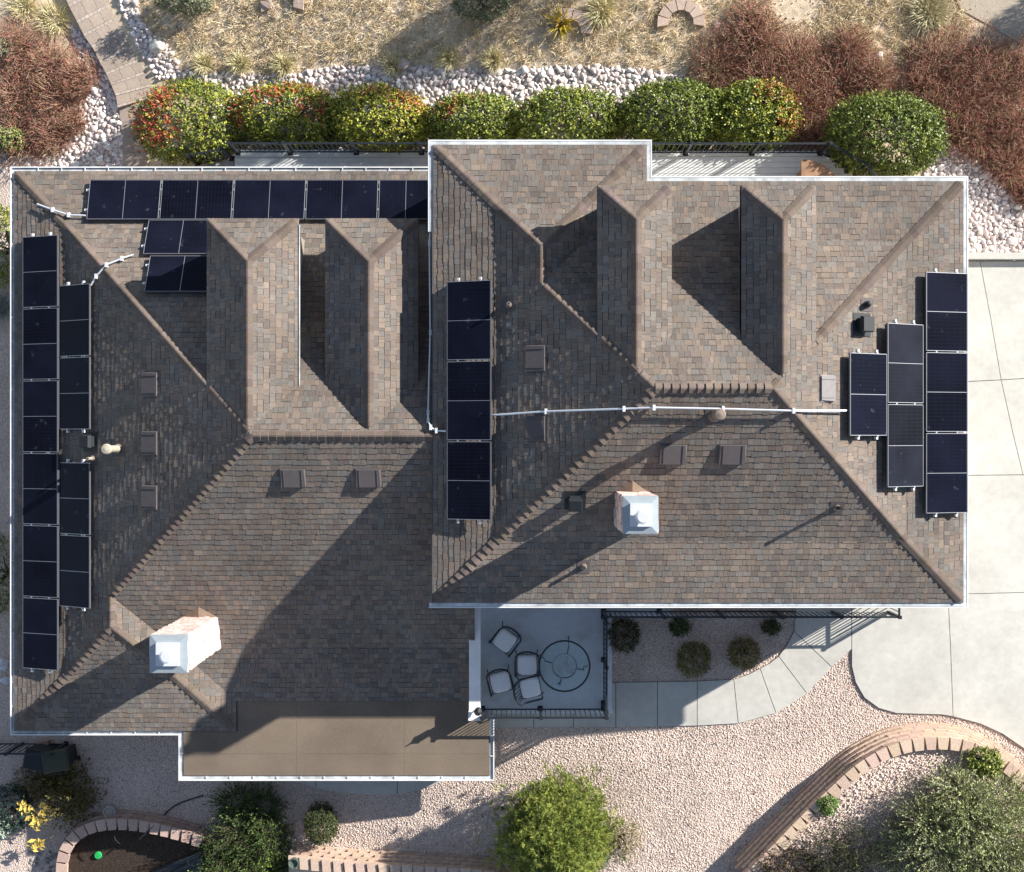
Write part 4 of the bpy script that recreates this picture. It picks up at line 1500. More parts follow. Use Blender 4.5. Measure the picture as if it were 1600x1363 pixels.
for k in range(10):
    rg = np.random.default_rng(100 + k)
    v = IV.copy()
    # cut facets: clamp along random directions
    for _ in range(9):
        d = rg.normal(size=3); d /= np.linalg.norm(d)
        lim = rg.uniform(.38, .68)
        p = v @ d
        v = v - np.outer(np.maximum(0, p - lim), d)
    v *= rg.uniform([.95, .8, .5], [1.4, 1.15, .72])
    v[:, 2] -= v[:, 2].min()
    ROCKS.append(v)
def rot_z(n, rg):
    a = rg.uniform(0, 2 * np.pi, n)
    return np.cos(a), np.sin(a)
def scatter(poly, dens, rmin, rmax, rg, excl=()):
    xs_, ys_ = [p[0] for p in poly], [p[1] for p in poly]
    n = int(dens * (max(xs_) - min(xs_)) * (max(ys_) - min(ys_)))
    X = rg.uniform(min(xs_), max(xs_), n)
    Y = rg.uniform(min(ys_), max(ys_), n)
    ok = pip(X, Y, poly)
    for e_ in excl:
        ok &= ~pip(X, Y, e_)
    return X[ok], Y[ok]
rg = np.random.default_rng(21)
pick = []
for bi, (poly, lab) in enumerate(beds):
    X, Y = scatter(poly, 620, 0, 0, rg, (steps_poly,))
    sz = rg.uniform(.032, .088, len(X)) * np.where(rg.random(len(X)) < .08, 1.4, 1)
    # drop rocks that sit on top of larger ones
    o = np.argsort(-sz)
    keep = []
    cell = {}
    for i in o:
        cx, cy = int(X[i] / .2), int(Y[i] / .2)
        bad = False
        for a in (-1, 0, 1):
            for b in (-1, 0, 1):
                for j in cell.get((cx + a, cy + b), ()):
                    if (X[i] - X[j]) ** 2 + (Y[i] - Y[j]) ** 2 < (.56 * (sz[i] + sz[j])) ** 2:
                        bad = True
        if not bad:
            keep.append(i)
            cell.setdefault((cx, cy), []).append(i)
    for i in keep:
        pick.append((sz[i], bi, X[i], Y[i]))
pick.sort(key=lambda t: -t[0])
acc = [[[], [], [], 0] for _ in beds]
rockmesh = []
def rock_col(rg):
    f = rg.uniform(.72, 1.1)
    p = rg.random()
    c = np.array([.87, .775, .72]) if p < .55 else np.array([.83, .68, .615]) if p < .87 else np.array([.64, .55, .52])
    return np.minimum(c * f, .85)
for k in range(20):
    me = mesh_from('rock', ROCKS[k % 10], IF, cols=np.tile(rock_col(rg), (len(IV), 1)))
    me.materials.append(M['rock'])
    rockmesh.append(me)
seen = 0
def rock_visible(x, y, z):
    # cheap screen test: inside the frame and not under the eaves
    px, py = 800 + x * FPX / (CAMZ - z), 681.5 - y * FPX / (CAMZ - z)
    return 2 < px < 1598 and 2 < py < 1361
for s_, bi, x, y in pick:
    z = g(x, y)
    inview = rock_visible(x, y, z)
    if seen < 300 and inview:
        seen += 1
        inst('rock', rockmesh[int(rg.integers(20))], (x, y, z - .2 * s_), rock_beds[bi], rot=(rg.uniform(-.3, .3), rg.uniform(-.3, .3), rg.uniform(0, 6.28)), scale=(s_, s_, s_))
    else:
        A = acc[bi]
        v = ROCKS[int(rg.integers(10))]
        a = rg.uniform(0, 6.28)
        c_, n_ = math.cos(a), math.sin(a)
        vv = np.stack([v[:, 0] * c_ - v[:, 1] * n_, v[:, 0] * n_ + v[:, 1] * c_, v[:, 2]], 1) * s_ + np.array([x, y, z - .2 * s_])
        A[0].append(vv)
        A[1].append(IF + A[3])
        A[2].append(np.tile(rock_col(rg), (len(v), 1)))
        A[3] += len(v)
for bi, A in enumerate(acc):
    if A[0]:
        mk('rocks', np.concatenate(A[0]), np.concatenate(A[1]), M['rock'], rock_beds[bi], cols=np.concatenate(A[2]), kind='stuff')

# loose gravel over the front yard: small octahedral chips
OV = np.array([(1, 0, 0), (-1, 0, 0), (0, 1, 0), (0, -1, 0), (0, 0, 1), (0, 0, -1)], float)
OF = np.array([(0, 2, 4), (2, 1, 4), (1, 3, 4), (3, 0, 4), (2, 0, 5), (1, 2, 5), (3, 1, 5), (0, 3, 5)])
def chips(name, X, Y, Z, smin, smax, cols, m, parent=None, seed=1, **k):
    rg = np.random.default_rng(seed)
    n = len(X)
    s = rg.uniform(smin, smax, n)
    Q = rg.normal(size=(n, 3, 3))
    q, _ = np.linalg.qr(Q)
    sc = rg.uniform(.55, 1.1, (n, 6, 1))
    v = np.einsum('nij,kj->nki', q, OV) * sc * s[:, None, None]
    v[:, :, 2] *= .8
    v += np.stack([X, Y, Z + s * .25], 1)[:, None, :]
    F = (OF[None] + (np.arange(n) * 6)[:, None, None]).reshape(-1, 3)
    C = np.repeat(cols, 6, axis=0)
    return mk(name, v.reshape(-1, 3), F, m, parent, cols=C, **k)
def gcols(n, rg, pal, wt):
    i = rg.choice(len(pal), n, p=wt)
    return np.minimum(np.array(pal)[i] * rg.uniform(.82, 1.15, (n, 1)), .88)
GPAL = [(.80, .665, .575), (.83, .72, .64), (.70, .555, .475), (.50, .39, .34), (.85, .775, .71), (.32, .24, .21)]
GW = [.30, .24, .18, .10, .12, .06]
excl = [GPL(q) for q in drive + walk + porch] + [[(-11.8, -6.8), (-7.6, -6.8), (-7.6, -6), (-1.7, -6), (-1.7, -3.5), (9.5, -3.5), (9.5, 6), (-11.8, 6)], bedA, bedB, bedC]
rg = np.random.default_rng(5)
regions = [[(-13.9, -11.7), (13.2, -11.7), (13.2, -3.3), (-12.1, -3.3), (-12.1, 7.2), (-13.9, 7.2)]]
X, Y = scatter(regions[0], 740, 0, 0, rg, excl)
chips('gravel', X, Y, gv(X, Y) + .008, .011, .024, gcols(len(X), rg, GPAL, GW), M['gravel'], seed=2, kind='stuff', label='pinkish crushed gravel spread over the front yard')
X, Y = scatter(bedA, 420, 0, 0, rg)
ok = (X < 13.4) & (Y > -11.7)
X, Y = X[ok], Y[ok]
chips('gravel', X, Y, gv(X, Y) + H1 - .11, .014, .036, gcols(len(X), rg, GPAL, GW), M['gravel'], seed=3, kind='stuff', label='pale gravel inside the curved block wall')
# stone crumbs and litter in the dry grass
backp = GPL([(200, -30), (1640, -30), (1640, 420), (1500, 300), (1440, 180), (1060, 120), (450, 118), (240, 110)])
X, Y = scatter(backp, 60, 0, 0, rg, (steps_poly,))
chips('stone_litter', X, Y, gv(X, Y), .012, .04, gcols(len(X), rg, [(.50, .43, .35), (.62, .55, .48), (.34, .28, .22)], [.5, .25, .25]), M['gravel'], seed=4, kind='stuff', label='small pale stones scattered through the dry grass')

n_ = 420
X = rg.uniform(-2, 8.5, n_); Y = rg.uniform(-12, -7.2, n_)
ok = np.ones(n_, bool)
for e_ in excl:
    ok &= ~pip(X, Y, e_)
X, Y = X[ok], Y[ok]
n_ = len(X)
LC = np.stack([X, Y, gv(X, Y) + .045], 1)
a_ = rg.uniform(0, 6.28, n_)
l_ = rg.uniform(.025, .085, n_)
D_ = np.stack([np.cos(a_), np.sin(a_), rg.uniform(-.2, .3, n_)], 1) * l_[:, None] * .5
W_ = np.stack([-np.sin(a_), np.cos(a_), rg.uniform(-.3, .3, n_)], 1) * l_[:, None] * .22
V = np.stack([LC - D_, LC + W_, LC + D_, LC - W_], 1).reshape(-1, 3)
cc_ = np.array([(.22, .14, .09), (.30, .20, .12), (.14, .10, .08)])[rg.integers(3, size=n_)]
mk('leaf_litter', V, np.arange(n_ * 4).reshape(n_, 4), M['gravel'], None, cols=np.repeat(cc_, 4, axis=0), kind='stuff', label='brown fallen leaves scattered on the gravel')

# ------------------------------------------------------------------ vegetation
def unit(a):
    return a / np.maximum(1e-9, np.linalg.norm(a, axis=1, keepdims=True))
def leaf_quads(C, D, N, l, wd, fold=.15):
    """diamond leaves: centres C, long axis D, normal N, length l, width wd"""
    D = unit(D)
    W = unit(np.cross(D, N))
    N2 = np.cross(W, D)
    l = l[:, None]; wd = wd[:, None]
    V = np.stack([C - D * l * .5, C + W * wd * .5 + N2 * wd * fold, C + D * l * .5, C - W * wd * .5 + N2 * wd * fold], 1)
    n = len(C)
    F = np.arange(n * 4).reshape(n, 4)
    return V.reshape(-1, 3), F
def twig_tubes(A, B, ra, rb, bend=None):
    """three-sided tapered twigs from A to B"""
    n = len(A)
    D = unit(B - A)
    ref = np.where(np.abs(D[:, 2:3]) < .9, np.array([[0, 0, 1.]]), np.array([[1., 0, 0]]))
    Uv = unit(np.cross(D, ref))
    Wv = np.cross(D, Uv)
    rings = []
    for Pp, r in ((A, ra), (B, rb)):
        for k in range(3):
            a = 2 * np.pi * k / 3
            rings.append(Pp + (Uv * math.cos(a) + Wv * math.sin(a)) * r[:, None])
    V = np.stack(rings, 1)
    b = (np.arange(n) * 6)[:, None]
    F = np.concatenate([b + np.array([[k, (k + 1) % 3, 3 + (k + 1) % 3, 3 + k]]) for k in range(3)], 0)
    return V.reshape(-1, 3), F
def pal_cols(n, rg, pal, wt, lo=.75, hi=1.2):
    wt = np.array(wt, float); wt /= wt.sum()
    return np.array(pal)[rg.choice(len(pal), n, p=wt)] * rg.uniform(lo, hi, (n, 1))
class Bag:
    def __init__(s):
        s.V, s.F, s.C, s.n = [], [], [], 0
    def add(s, V, F, C):
        s.V.append(V); s.F.append(F + s.n); s.C.append(C); s.n += len(V)
    def mk(s, name, m, parent=None, **k):
        return mk(name, np.concatenate(s.V), np.concatenate(s.F), m, parent, cols=np.concatenate(s.C), **k)

def lump(d, rg, amp=.1, k=7):
    out = np.ones(len(d))
    for _ in range(k):
        q = rg.normal(size=3); q /= np.linalg.norm(q)
        out += amp * np.maximum(0, d @ q - .55) / .45 * rg.uniform(-.6, 1)
    return out

def bush(label, px, py, rpx, rpy, hgt, n, leaf, pal, wt, seed, group=None, cat='shrub', name='shrub', tint=None, m='leaf', stem=True, lamp=.12, parent_z=0.0, spread=.07, boxy=2.25, per=7):
    n = int(n * (1.9 if m == 'leaf' else 2.2))
    leaf = leaf * (.84 if m == 'leaf' else 1)
    rg = np.random.default_rng(seed)
    zc = hgt * .5
    x, y = GP(px, py, zc + parent_z)
    z0 = g(x, y) + parent_z
    sc = (CAMZ - z0 - zc) / FPX
    rx, ry = rpx * sc, rpy * sc
    root = thing(name, label, cat, (x, y, z0), group)
    B = Bag()
    for frac, rad, sz in ((.78, 1.0, 1.0), (.22, .80, 1.1)):
        k = max(12, int(n * frac / per))
        d = unit(rg.normal(size=(k * 2, 3)))
        d = d[d[:, 2] > -.62][:k]
        k = len(d)
        lp = lump(d, np.random.default_rng(seed + 1), lamp, 12) * (np.abs(d) ** boxy).sum(1) ** (-1 / boxy)
        r = rad * lp * (1 + rg.normal(0, spread, k) - spread * .5)
        C = np.stack([d[:, 0] * rx * r, d[:, 1] * ry * r, d[:, 2] * zc * r], 1)
        cols = pal_cols(k, rg, pal, wt, .8, 1.18)
        if tint is not None:
            tc, tn, tamt, td = tint      # fresh coloured tips gathered in patches on one side
            q = unit(np.array([td], float))[0]
            pn = np.zeros(k)
            r3 = np.random.default_rng(seed + 5)
            for _ in range(tn):
                e_ = unit((q + r3.normal(0, .6, 3))[None])[0]
                pn = np.maximum(pn, np.clip((d @ e_ - .86) / .12, 0, 1))
            sel = rg.random(k) < pn * tamt
            cols[sel] = np.array(tc)[rg.integers(len(tc), size=sel.sum())] * rg.uniform(.8, 1.2, (sel.sum(), 1))
        # each shoot carries a whorl of leaves
        dd = np.repeat(d, per, axis=0)
        Dl = unit(rg.normal(size=(k * per, 3)) + dd * .35 + np.array([0, 0, .25]))
        l = leaf * rg.uniform(.65, 1.3, k * per) * sz
        CC = np.repeat(C, per, axis=0) + Dl * (l * .65)[:, None] + dd * rg.uniform(-.05, .05, (k * per, 1))
        Nn = unit(dd + rg.normal(0, .45, (k * per, 3)) + np.array([.25, .15, .3]))
        V, F = leaf_quads(CC + np.array([x, y, z0 + zc]), Dl, Nn, l, l * rg.uniform(.42, .6, k * per))
        cc = np.repeat(cols, per, axis=0) * rg.uniform(.82, 1.18, (k * per, 1))
        B.add(V, F, np.repeat(cc, 4, axis=0))
    B.mk('foliage', M[m], root)
    if stem:
        gs = G()
        for _ in range(7):
            a = rg.uniform(0, 6.28); q = rg.uniform(.2, .7)
            gs.tube([(x + .05 * math.cos(a), y + .05 * math.sin(a), z0 - .05), (x + rx * q * .5 * math.cos(a), y + ry * q * .5 * math.sin(a), z0 + zc * .7), (x + rx * q * math.cos(a), y + ry * q * math.sin(a), z0 + zc * 1.35)], [.035, .025, .010], 6)
        gs.mk('stem', M['bark'], root)
    return root

def feathery(label, lobes, pal, wt, seed, tpal, shoots=420, per=9, leaf=.07, parent_z=0.0, name='shrub', cat='shrub', tw=(.4, .3, .3), width=.16):
    """a loose bush of several leaning sprays: long shoots fanning out of each lobe, narrow leaves along them"""
    rg = np.random.default_rng(seed)
    px, py = sum(l[0] for l in lobes) / len(lobes), sum(l[1] for l in lobes) / len(lobes)
    x0, y0 = GP(px, py, parent_z)
    z0 = g(x0, y0) + parent_z
    root = thing(name, label, cat, (x0, y0, z0))
    B, T = Bag(), Bag()
    for (px, py, rp_, h) in lobes:
        x, y = GP(px, py, h * .6 + parent_z)
        rad = rp_ / 61
        k = int(shoots * (rp_ / 60) ** 2)
        d = unit(rg.normal(size=(k, 3)) * np.array([1, 1, .8]) + np.array([0, 0, .35])); d[:, 2] = np.abs(d[:, 2])
        lp = lump(d, rg, .3, 6)
        base = np.array([x, y, z0 + h * .15])
        A = base + d * np.array([rad, rad, h * .8]) * rg.uniform(.3, .62, (k, 1))
        E = base + d * np.array([rad, rad, h * .8]) * (lp * rg.uniform(.75, 1.15, k))[:, None] + rg.normal(0, .13, (k, 3))
        V, F = twig_tubes(A, E, np.full(k, .0055), np.full(k, .002))
        T.add(V, F, np.repeat(pal_cols(k, rg, tpal, tw), 6, axis=0))
        f = rg.uniform(.15, 1.05, (k, per))
        C = (A[:, None] * (1 - f[..., None]) + E[:, None] * f[..., None]).reshape(-1, 3)
        ax = np.repeat(unit(E - A), per, axis=0)
        D = unit(ax + rg.normal(0, .5, (k * per, 3)))
        l = leaf * rg.uniform(.6, 1.3, k * per)
        Nn = unit(rg.normal(0, .6, (k * per, 3)) + np.array([0, 0, 1.]))
        V, F = leaf_quads(C + D * (l * .5)[:, None], D, Nn, l, l * width + .004)
        tone = rg.uniform(.75, 1.25)
        cc = np.repeat(pal_cols(k, rg, pal, wt, .7, 1.3), per, axis=0) * rg.uniform(.8, 1.2, (k * per, 1)) * tone
        B.add(V, F, np.repeat(cc, 4, axis=0))
    T.mk('twigs', M['dull'], root)
    B.mk('foliage', M['dull'], root)
    return root

GREEN = [(.175, .225, .030), (.120, .165, .026), (.250, .285, .040), (.070, .100, .020)]
YEL = [(.40, .40, .040), (.50, .43, .05), (.24, .27, .034), (.13, .15, .026)]
RED = [(.50, .085, .05), (.56, .19, .06), (.42, .07, .05), (.54, .30, .08)]
hg = 'clipped hedge bushes behind the house'
bush('hedge bush thick with red and orange leaves beside the paver steps', 300, 190, 80, 60, 1.5, 11000, .08, YEL + GREEN[1:2], [.10, .03, .34, .28, .25], 31, hg, tint=(RED, 9, .6, (-.6, .1, .6)), lamp=.18)
bush('olive green hedge bush with orange tips between the reddest and the yellowest bush', 450, 179, 78, 44, 1.2, 9500, .08, YEL + GREEN[:2], [.12, .04, .30, .20, .2, .14], 32, hg, tint=(RED, 6, .5, (-.1, .9, .5)), lamp=.18)
bush('yellow-green hedge bush at the deck end of the first bush row', 592, 183, 70, 42, 1.15, 9500, .08, YEL, [.36, .08, .40, .16], 33, hg, tint=(RED[1:], 4, .4, (.6, .6, .5)), lamp=.16)
bush('dark olive hedge bush at the higher roof corner, cut by the gutter', 742, 192, 70, 42, 1.2, 9000, .08, GREEN + YEL[2:3], [.3, .25, .2, .15, .2], 34, hg, lamp=.12, tint=(RED, 2, .3, (0, .9, .3)))
bush('dark olive hedge bush halfway along the higher roof gutter', 892, 190, 76, 44, 1.2, 9500, .08, GREEN + YEL[2:3], [.3, .22, .22, .12, .2], 35, hg, lamp=.14, tint=(RED, 1, .35, (-.3, .9, .3)))
bush('dense green hedge bush above the corner of the deck', 1052, 180, 80, 48, 1.25, 10000, .08, GREEN, [.38, .28, .18, .16], 36, hg, lamp=.14)
bush('green hedge bush with orange shading on its outer side above the deck', 1182, 179, 67, 47, 1.2, 9500, .08, GREEN + YEL[:1], [.3, .2, .2, .1, .25], 37, hg, tint=([(.34, .13, .03), (.30, .20, .04)], 6, .55, (.8, .2, .5)), lamp=.16)
bush('big round dark green bush beside the deck corner', 1382, 213, 86, 60, 1.9, 15000, .08, GREEN, [.36, .34, .14, .2], 38, hg, lamp=.10)

# dry grass: tufts of thin bent blades
def grass(name, poly, tufts, blades, lmin, lmax, pal, wt, seed, label, excl=(), m='dull', zoff=0.0, lean=.55, width=.011):
    rg = np.random.default_rng(seed)
    xs_, ys_ = [p[0] for p in poly], [p[1] for p in poly]
    ar = abs(area(poly))
    bb = (max(xs_) - min(xs_)) * (max(ys_) - min(ys_))
    n = int(tufts * bb / ar)
    X = rg.uniform(min(xs_), max(xs_), n); Y = rg.uniform(min(ys_), max(ys_), n)
    ok = pip(X, Y, poly)
    for e_ in excl:
        ok &= ~pip(X, Y, e_)
    X, Y = X[ok], Y[ok]
    n = len(X)
    cx = pal_cols(n, rg, pal, wt, .8, 1.15)
    sz = rg.uniform(lmin, lmax, n)
    tl = rg.normal(0, .35, (n, 2)) + np.array([-.12, -.1])
    k = blades
    X = np.repeat(X, k) + rg.normal(0, .05, n * k); Y = np.repeat(Y, k) + rg.normal(0, .05, n * k)
    L_ = np.repeat(sz, k) * rg.uniform(.6, 1.2, n * k)
    dirs = rg.normal(0, lean, (n * k, 2)) + np.repeat(tl, k, axis=0)
    D = unit(np.concatenate([dirs, np.ones((n * k, 1)) * .8], 1))
    A = np.stack([X, Y, gv(X, Y) + zoff], 1)
    Mi = A + D * L_[:, None] * .55
    T = A + D * L_[:, None] + np.concatenate([dirs * .35 * L_[:, None], -np.abs(rg.normal(0, .18, (n * k, 1))) * L_[:, None]], 1)
    W = unit(np.cross(D, rg.normal(size=(n * k, 3)))) * width * .5
    V = np.stack([A - W, A + W, Mi + W * .8, Mi - W * .8, T], 1).reshape(-1, 3)
    b = (np.arange(n * k) * 5)[:, None]
    F = np.concatenate([np.concatenate([b + np.array([[0, 1, 2]]), b + np.array([[0, 2, 3]]), b + np.array([[3, 2, 4]])], 0)], 0)
    C = np.repeat(np.repeat(cx, k, axis=0) * rg.uniform(.8, 1.2, (n * k, 1)), 5, axis=0)
    return mk(name, V, F, M[m], None, cols=C, kind='stuff', label=label)
STRAW = [(.76, .635, .42), (.66, .53, .33), (.82, .72, .52), (.54, .43, .27), (.52, .45, .26)]
SW = [.32, .26, .2, .12, .10]
p_grass = GPL([(230, -40), (1250, -40), (1130, 60), (1080, 112), (900, 100), (640, 100), (520, 100), (430, 118), (280, 108), (245, 70), (205, 10)])
grass('dry_grass', p_grass, 2600, 13, .07, .20, STRAW, SW, 51, 'dry straw-coloured grass on the slope above the rock bed')
p_gr2 = GPL([(1290, -30), (1500, -30), (1520, 50), (1460, 90), (1420, 110), (1330, 90), (1270, 60)])
grass('dry_grass', p_gr2, 800, 13, .08, .22, STRAW, SW, 52, 'dry pale grass between the two reddish thickets')
# taller fountain grasses along the rock bed edge and beside the steps
def tuft(px, py, rpx, n, L, pal, wt, seed, label, group=None, name='grass_tuft', cat='grass', width=.012, m='dull', zoff=0.0, up=.8):
    rg = np.random.default_rng(seed)
    x, y = GP(px, py)
    z = g(x, y) + zoff
    root_r = rpx / 61 * .35
    a = rg.uniform(0, 2 * np.pi, n); q = np.sqrt(rg.random(n)) * root_r
    A = np.stack([x + q * np.cos(a), y + q * np.sin(a), np.full(n, z)], 1)
    out = np.stack([np.cos(a), np.sin(a)], 1) * rg.uniform(.05, 1.0, (n, 1)) + rg.normal(0, .25, (n, 2))
    D = unit(np.concatenate([out, np.full((n, 1), up)], 1))
    l = L * rg.uniform(.6, 1.15, n)
    Mi = A + D * l[:, None] * .55
    T = A + D * l[:, None] * .95 + np.concatenate([out * .35 * l[:, None], -.25 * l[:, None] * rg.random((n, 1))], 1)
    W = unit(np.cross(D, rg.normal(size=(n, 3)))) * width * .5
    V = np.stack([A - W, A + W, Mi + W, Mi - W, T], 1).reshape(-1, 3)
    b = (np.arange(n) * 5)[:, None]
    F = np.concatenate([b + np.array([[0, 1, 2]]), b + np.array([[0, 2, 3]]), b + np.array([[3, 2, 4]])], 0)
    C = np.repeat(pal_cols(n, rg, pal, wt), 5, axis=0)
    return mk(name, V, F, M[m], None, cols=C, label=label, cat=cat, group=group)
PALE = [(.70, .62, .36), (.60, .55, .29), (.76, .69, .46), (.45, .42, .22)]
tg = 'bunch grasses at the rock bed edge'
for i, (px, py, r_, lab) in enumerate(((85, 32, 55, 'large pale yellow bunch grass at the top of the reddish thicket by the steps'), (40, 12, 40, 'pale bunch grass at the picture corner above the thicket'), (320, 100, 24, 'small yellow bunch grass at the narrow end of the rock bed'), (443, 103, 24, 'yellow bunch grass at the rock edge above the olive hedge bush'), (615, 103, 22, 'olive tan bunch grass standing in the rock bed edge'), (700, 92, 26, 'straw bunch grass at the rock edge above the roof corner'), (770, 95, 26, 'straw bunch grass at the rock edge above the dark hedge bush'), (940, 18, 40, 'pale bunch grass between the two block rings'), (375, 100, 24, 'yellow bunch grass beside the big pale boulder'), (1110, 118, 20, 'olive bunch grass where rocks meet the thicket'))):
    tuft(px, py, r_, 420, .42 if r_ > 30 else .32, PALE, [.35, .25, .25, .15], 60 + i, lab, tg)
tuft(1450, 20, 60, 700, .4, [(.60, .55, .36), (.52, .46, .28)], [.6, .4], 75, 'bleached bunch grass next to the bare dirt track', tg)
tuft(8, 480, 30, 420, .5, [(.40, .46, .44), (.50, .54, .50), (.28, .33, .28)], [.4, .35, .25], 76, 'pale blue-green grass clump sticking out past the side gutter', tg)
# yellow weed inside a ring
tuft(875, 38, 22, 160, .4, [(.58, .44, .05), (.50, .40, .08), (.30, .26, .06)], [.5, .3, .2], 77, 'bright yellow weed growing out of the middle block ring', None, 'weed', 'weed', .03)

# bare reddish thickets: fine tangled twigs
TW = [(.38, .195, .145), (.47, .275, .205), (.28, .17, .12), (.50, .37, .26), (.50, .18, .14), (.35, .28, .13)]
def twig_shrub(px, py, rpx, hgt, n, seed, label, group, pal=TW, wt=(.28, .24, .18, .12, .10, .08), leaves=700, lpal=None):
    rg = np.random.default_rng(seed)
    x, y = GP(px, py, hgt * .5)
    z = g(x, y)
    rad = rpx / 60
    root = thing('twiggy_shrub', label, 'shrub', (x, y, z), group)
    B = Bag()
    # main stems arching outwards
    k = 60
    a = rg.uniform(0, 6.28, k); e = rg.uniform(.3, 1.0, k)
    A = np.stack([x + .12 * np.cos(a), y + .12 * np.sin(a), np.full(k, z)], 1)
    T = np.stack([x + rad * e * np.cos(a), y + rad * e * np.sin(a), z + hgt * np.sqrt(np.maximum(.05, 1 - (e * .9) ** 2)) * rg.uniform(.75, 1.05, k)], 1)
    V, F = twig_tubes(A, T, np.full(k, .012), np.full(k, .005))
    B.add(V, F, np.repeat(pal_cols(k, rg, pal, wt), 6, axis=0))
    # fine twigs through the volume, fanning outward
    d = unit(rg.normal(size=(n, 3))); d[:, 2] = np.abs(d[:, 2])
    r = rg.random(n) ** .45
    lp = lump(d, np.random.default_rng(seed + 3), .25)
    C = np.stack([x + d[:, 0] * rad * r * lp, y + d[:, 1] * rad * r * lp, z + d[:, 2] * hgt * r * lp * .9 + .03], 1)
    sw = rg.uniform(0, 6.28)
    D = unit(d * .7 + rg.normal(0, .55, (n, 3)) + np.array([0, 0, .45]) + np.array([math.cos(sw), math.sin(sw), 0]) * .3)
    l = rg.uniform(.08, .26, n)[:, None]
    V, F = twig_tubes(C - D * l * .5, C + D * l * .5, np.full(n, .0055), np.full(n, .003))
    B.add(V, F, np.repeat(pal_cols(n, rg, pal, wt), 6, axis=0))
    B.mk('twigs', M['dull'], root)
    if leaves:
        d = unit(rg.normal(size=(leaves, 3))); d[:, 2] = np.abs(d[:, 2])
        r = rg.random(leaves) ** .5
        C = np.stack([x + d[:, 0] * rad * r, y + d[:, 1] * rad * r, z + d[:, 2] * hgt * r * .9 + .03], 1)
        Nn = unit(rg.normal(size=(leaves, 3)) + np.array([0, 0, .6]))
        ll = rg.uniform(.02, .045, leaves)
        V, F = leaf_quads(C, rg.normal(size=(leaves, 3)), Nn, ll, ll * .6)
        lp_ = lpal or [(.38, .17, .11), (.34, .27, .12), (.42, .15, .11), (.25, .22, .10)]
        mk('leaves', V, F, M['dull'], root, cols=np.repeat(pal_cols(leaves, rg, lp_, [.3, .25, .2, .25]), 4, axis=0))
    return root
tl1, tl2, tl3 = 'bare reddish-brown shrub in the thicket beside the paver steps', 'bare reddish-brown shrub in the thicket above the green hedge bushes', 'bare reddish-brown shrub in the thicket beyond the round dark bush'
sd_ = 200
for lab, grp, lst in ((tl1, 'shrubs of the thicket by the steps', ((20, 70, 55), (75, 95, 55), (25, 145, 60), (90, 150, 55), (125, 115, 35), (30, 215, 55), (80, 205, 45), (115, 190, 25))),
                      (tl2, 'shrubs of the thicket above the hedge', ((1125, 100, 52), (1180, 60, 55), (1195, 125, 60), (1250, 95, 60), (1260, 160, 58), (1310, 130, 60), (1330, 75, 40), (1270, 215, 45), (1350, 165, 40), (1180, 30, 40), (1365, 120, 45), (1225, 135, 50))),
                      (tl3, 'shrubs of the thicket beyond the round bush', ((1470, 95, 55), (1530, 90, 55), (1500, 150, 60), (1565, 140, 60), (1460, 165, 45), (1540, 205, 58), (1600, 200, 55), (1585, 255, 45), (1500, 205, 40), (1600, 100, 50), (1440, 130, 40), (1610, 300, 30)))):
    for px, py, r_ in lst:
        sd_ += 1
        twig_shrub(px, py, r_, .30 + .004 * r_ * (1 if sd_ % 3 else 1.6), int((20 + 9 * (sd_ % 2)) * r_), sd_, lab, grp, leaves=int(14 * r_))
# low reddish ground cover at the foot of the thickets
grass('ground_cover', GPL([(1380, 90), (1440, 110), (1470, 200), (1600, 330), (1600, 240), (1500, 130), (1420, 80)]), 900, 12, .06, .2, [(.46, .24, .17), (.40, .21, .16), (.44, .32, .20)], [.4, .35, .25], 301, 'low russet ground cover at the foot of the far thicket')
grass('ground_cover', GPL([(0, 100), (150, 110), (120, 200), (90, 245), (0, 255)]), 500, 12, .06, .2, [(.42, .22, .16), (.38, .20, .15), (.40, .31, .19)], [.4, .35, .25], 302, 'low russet ground cover under the thicket by the steps')
grass('ground_cover', GPL([(1085, 110), (1130, 50), (1330, 60), (1390, 110), (1300, 190), (1240, 220), (1150, 130)]), 900, 12, .06, .2, [(.40, .23, .18), (.38, .25, .19), (.42, .33, .22)], [.4, .35, .25], 303, 'low russet ground cover under the thicket above the hedge')

grass('dry_grass', GPL([(1100, 60), (1180, 20), (1340, 40), (1400, 110), (1380, 190), (1260, 230), (1130, 130)]), 900, 10, .07, .2, STRAW, SW, 305, 'thin dry grass between the shrubs above the hedge')
grass('dry_grass', GPL([(1420, 80), (1600, 60), (1640, 300), (1560, 280), (1470, 190)]), 700, 10, .07, .2, STRAW, SW, 306, 'thin dry grass between the shrubs beyond the round bush')
SAGE = [(.16, .19, .115), (.22, .24, .15), (.11, .14, .085), (.27, .28, .20)]
# plants along the picture's edges
bush('grey-green sage clump at the top edge above the block ring', 752, 2, 42, 26, .9, 2600, .05, SAGE, [.4, .2, .3, .1], 81, None, m='dull')
bush('grey-green sage clump at the top edge beside the paver steps', 285, -4, 40, 22, .8, 2200, .05, SAGE, [.4, .3, .2, .1], 82, None, m='dull')
bush('pale green sage sprig at the side edge of the thicket', 4, 75, 14, 14, .6, 500, .05, SAGE, [.2, .5, .1, .2], 83, None, m='dull')
bush('light green spiky sage in the thicket corner near the roof', 14, 218, 22, 16, .5, 600, .07, [(.22, .26, .08), (.30, .32, .14)], [.6, .4], 84, None, m='dull')
bush('green shrub squeezed between the picture edge and the side gutter', 4, 385, 26, 60, 1.3, 3000, .07, GREEN + YEL[:1], [.3, .2, .2, .2, .1], 85, None)
bush('dark shrub low beside the side gutter near the bins', 2, 900, 18, 60, .8, 1600, .06, GREEN, [.3, .3, .1, .3], 86, None)

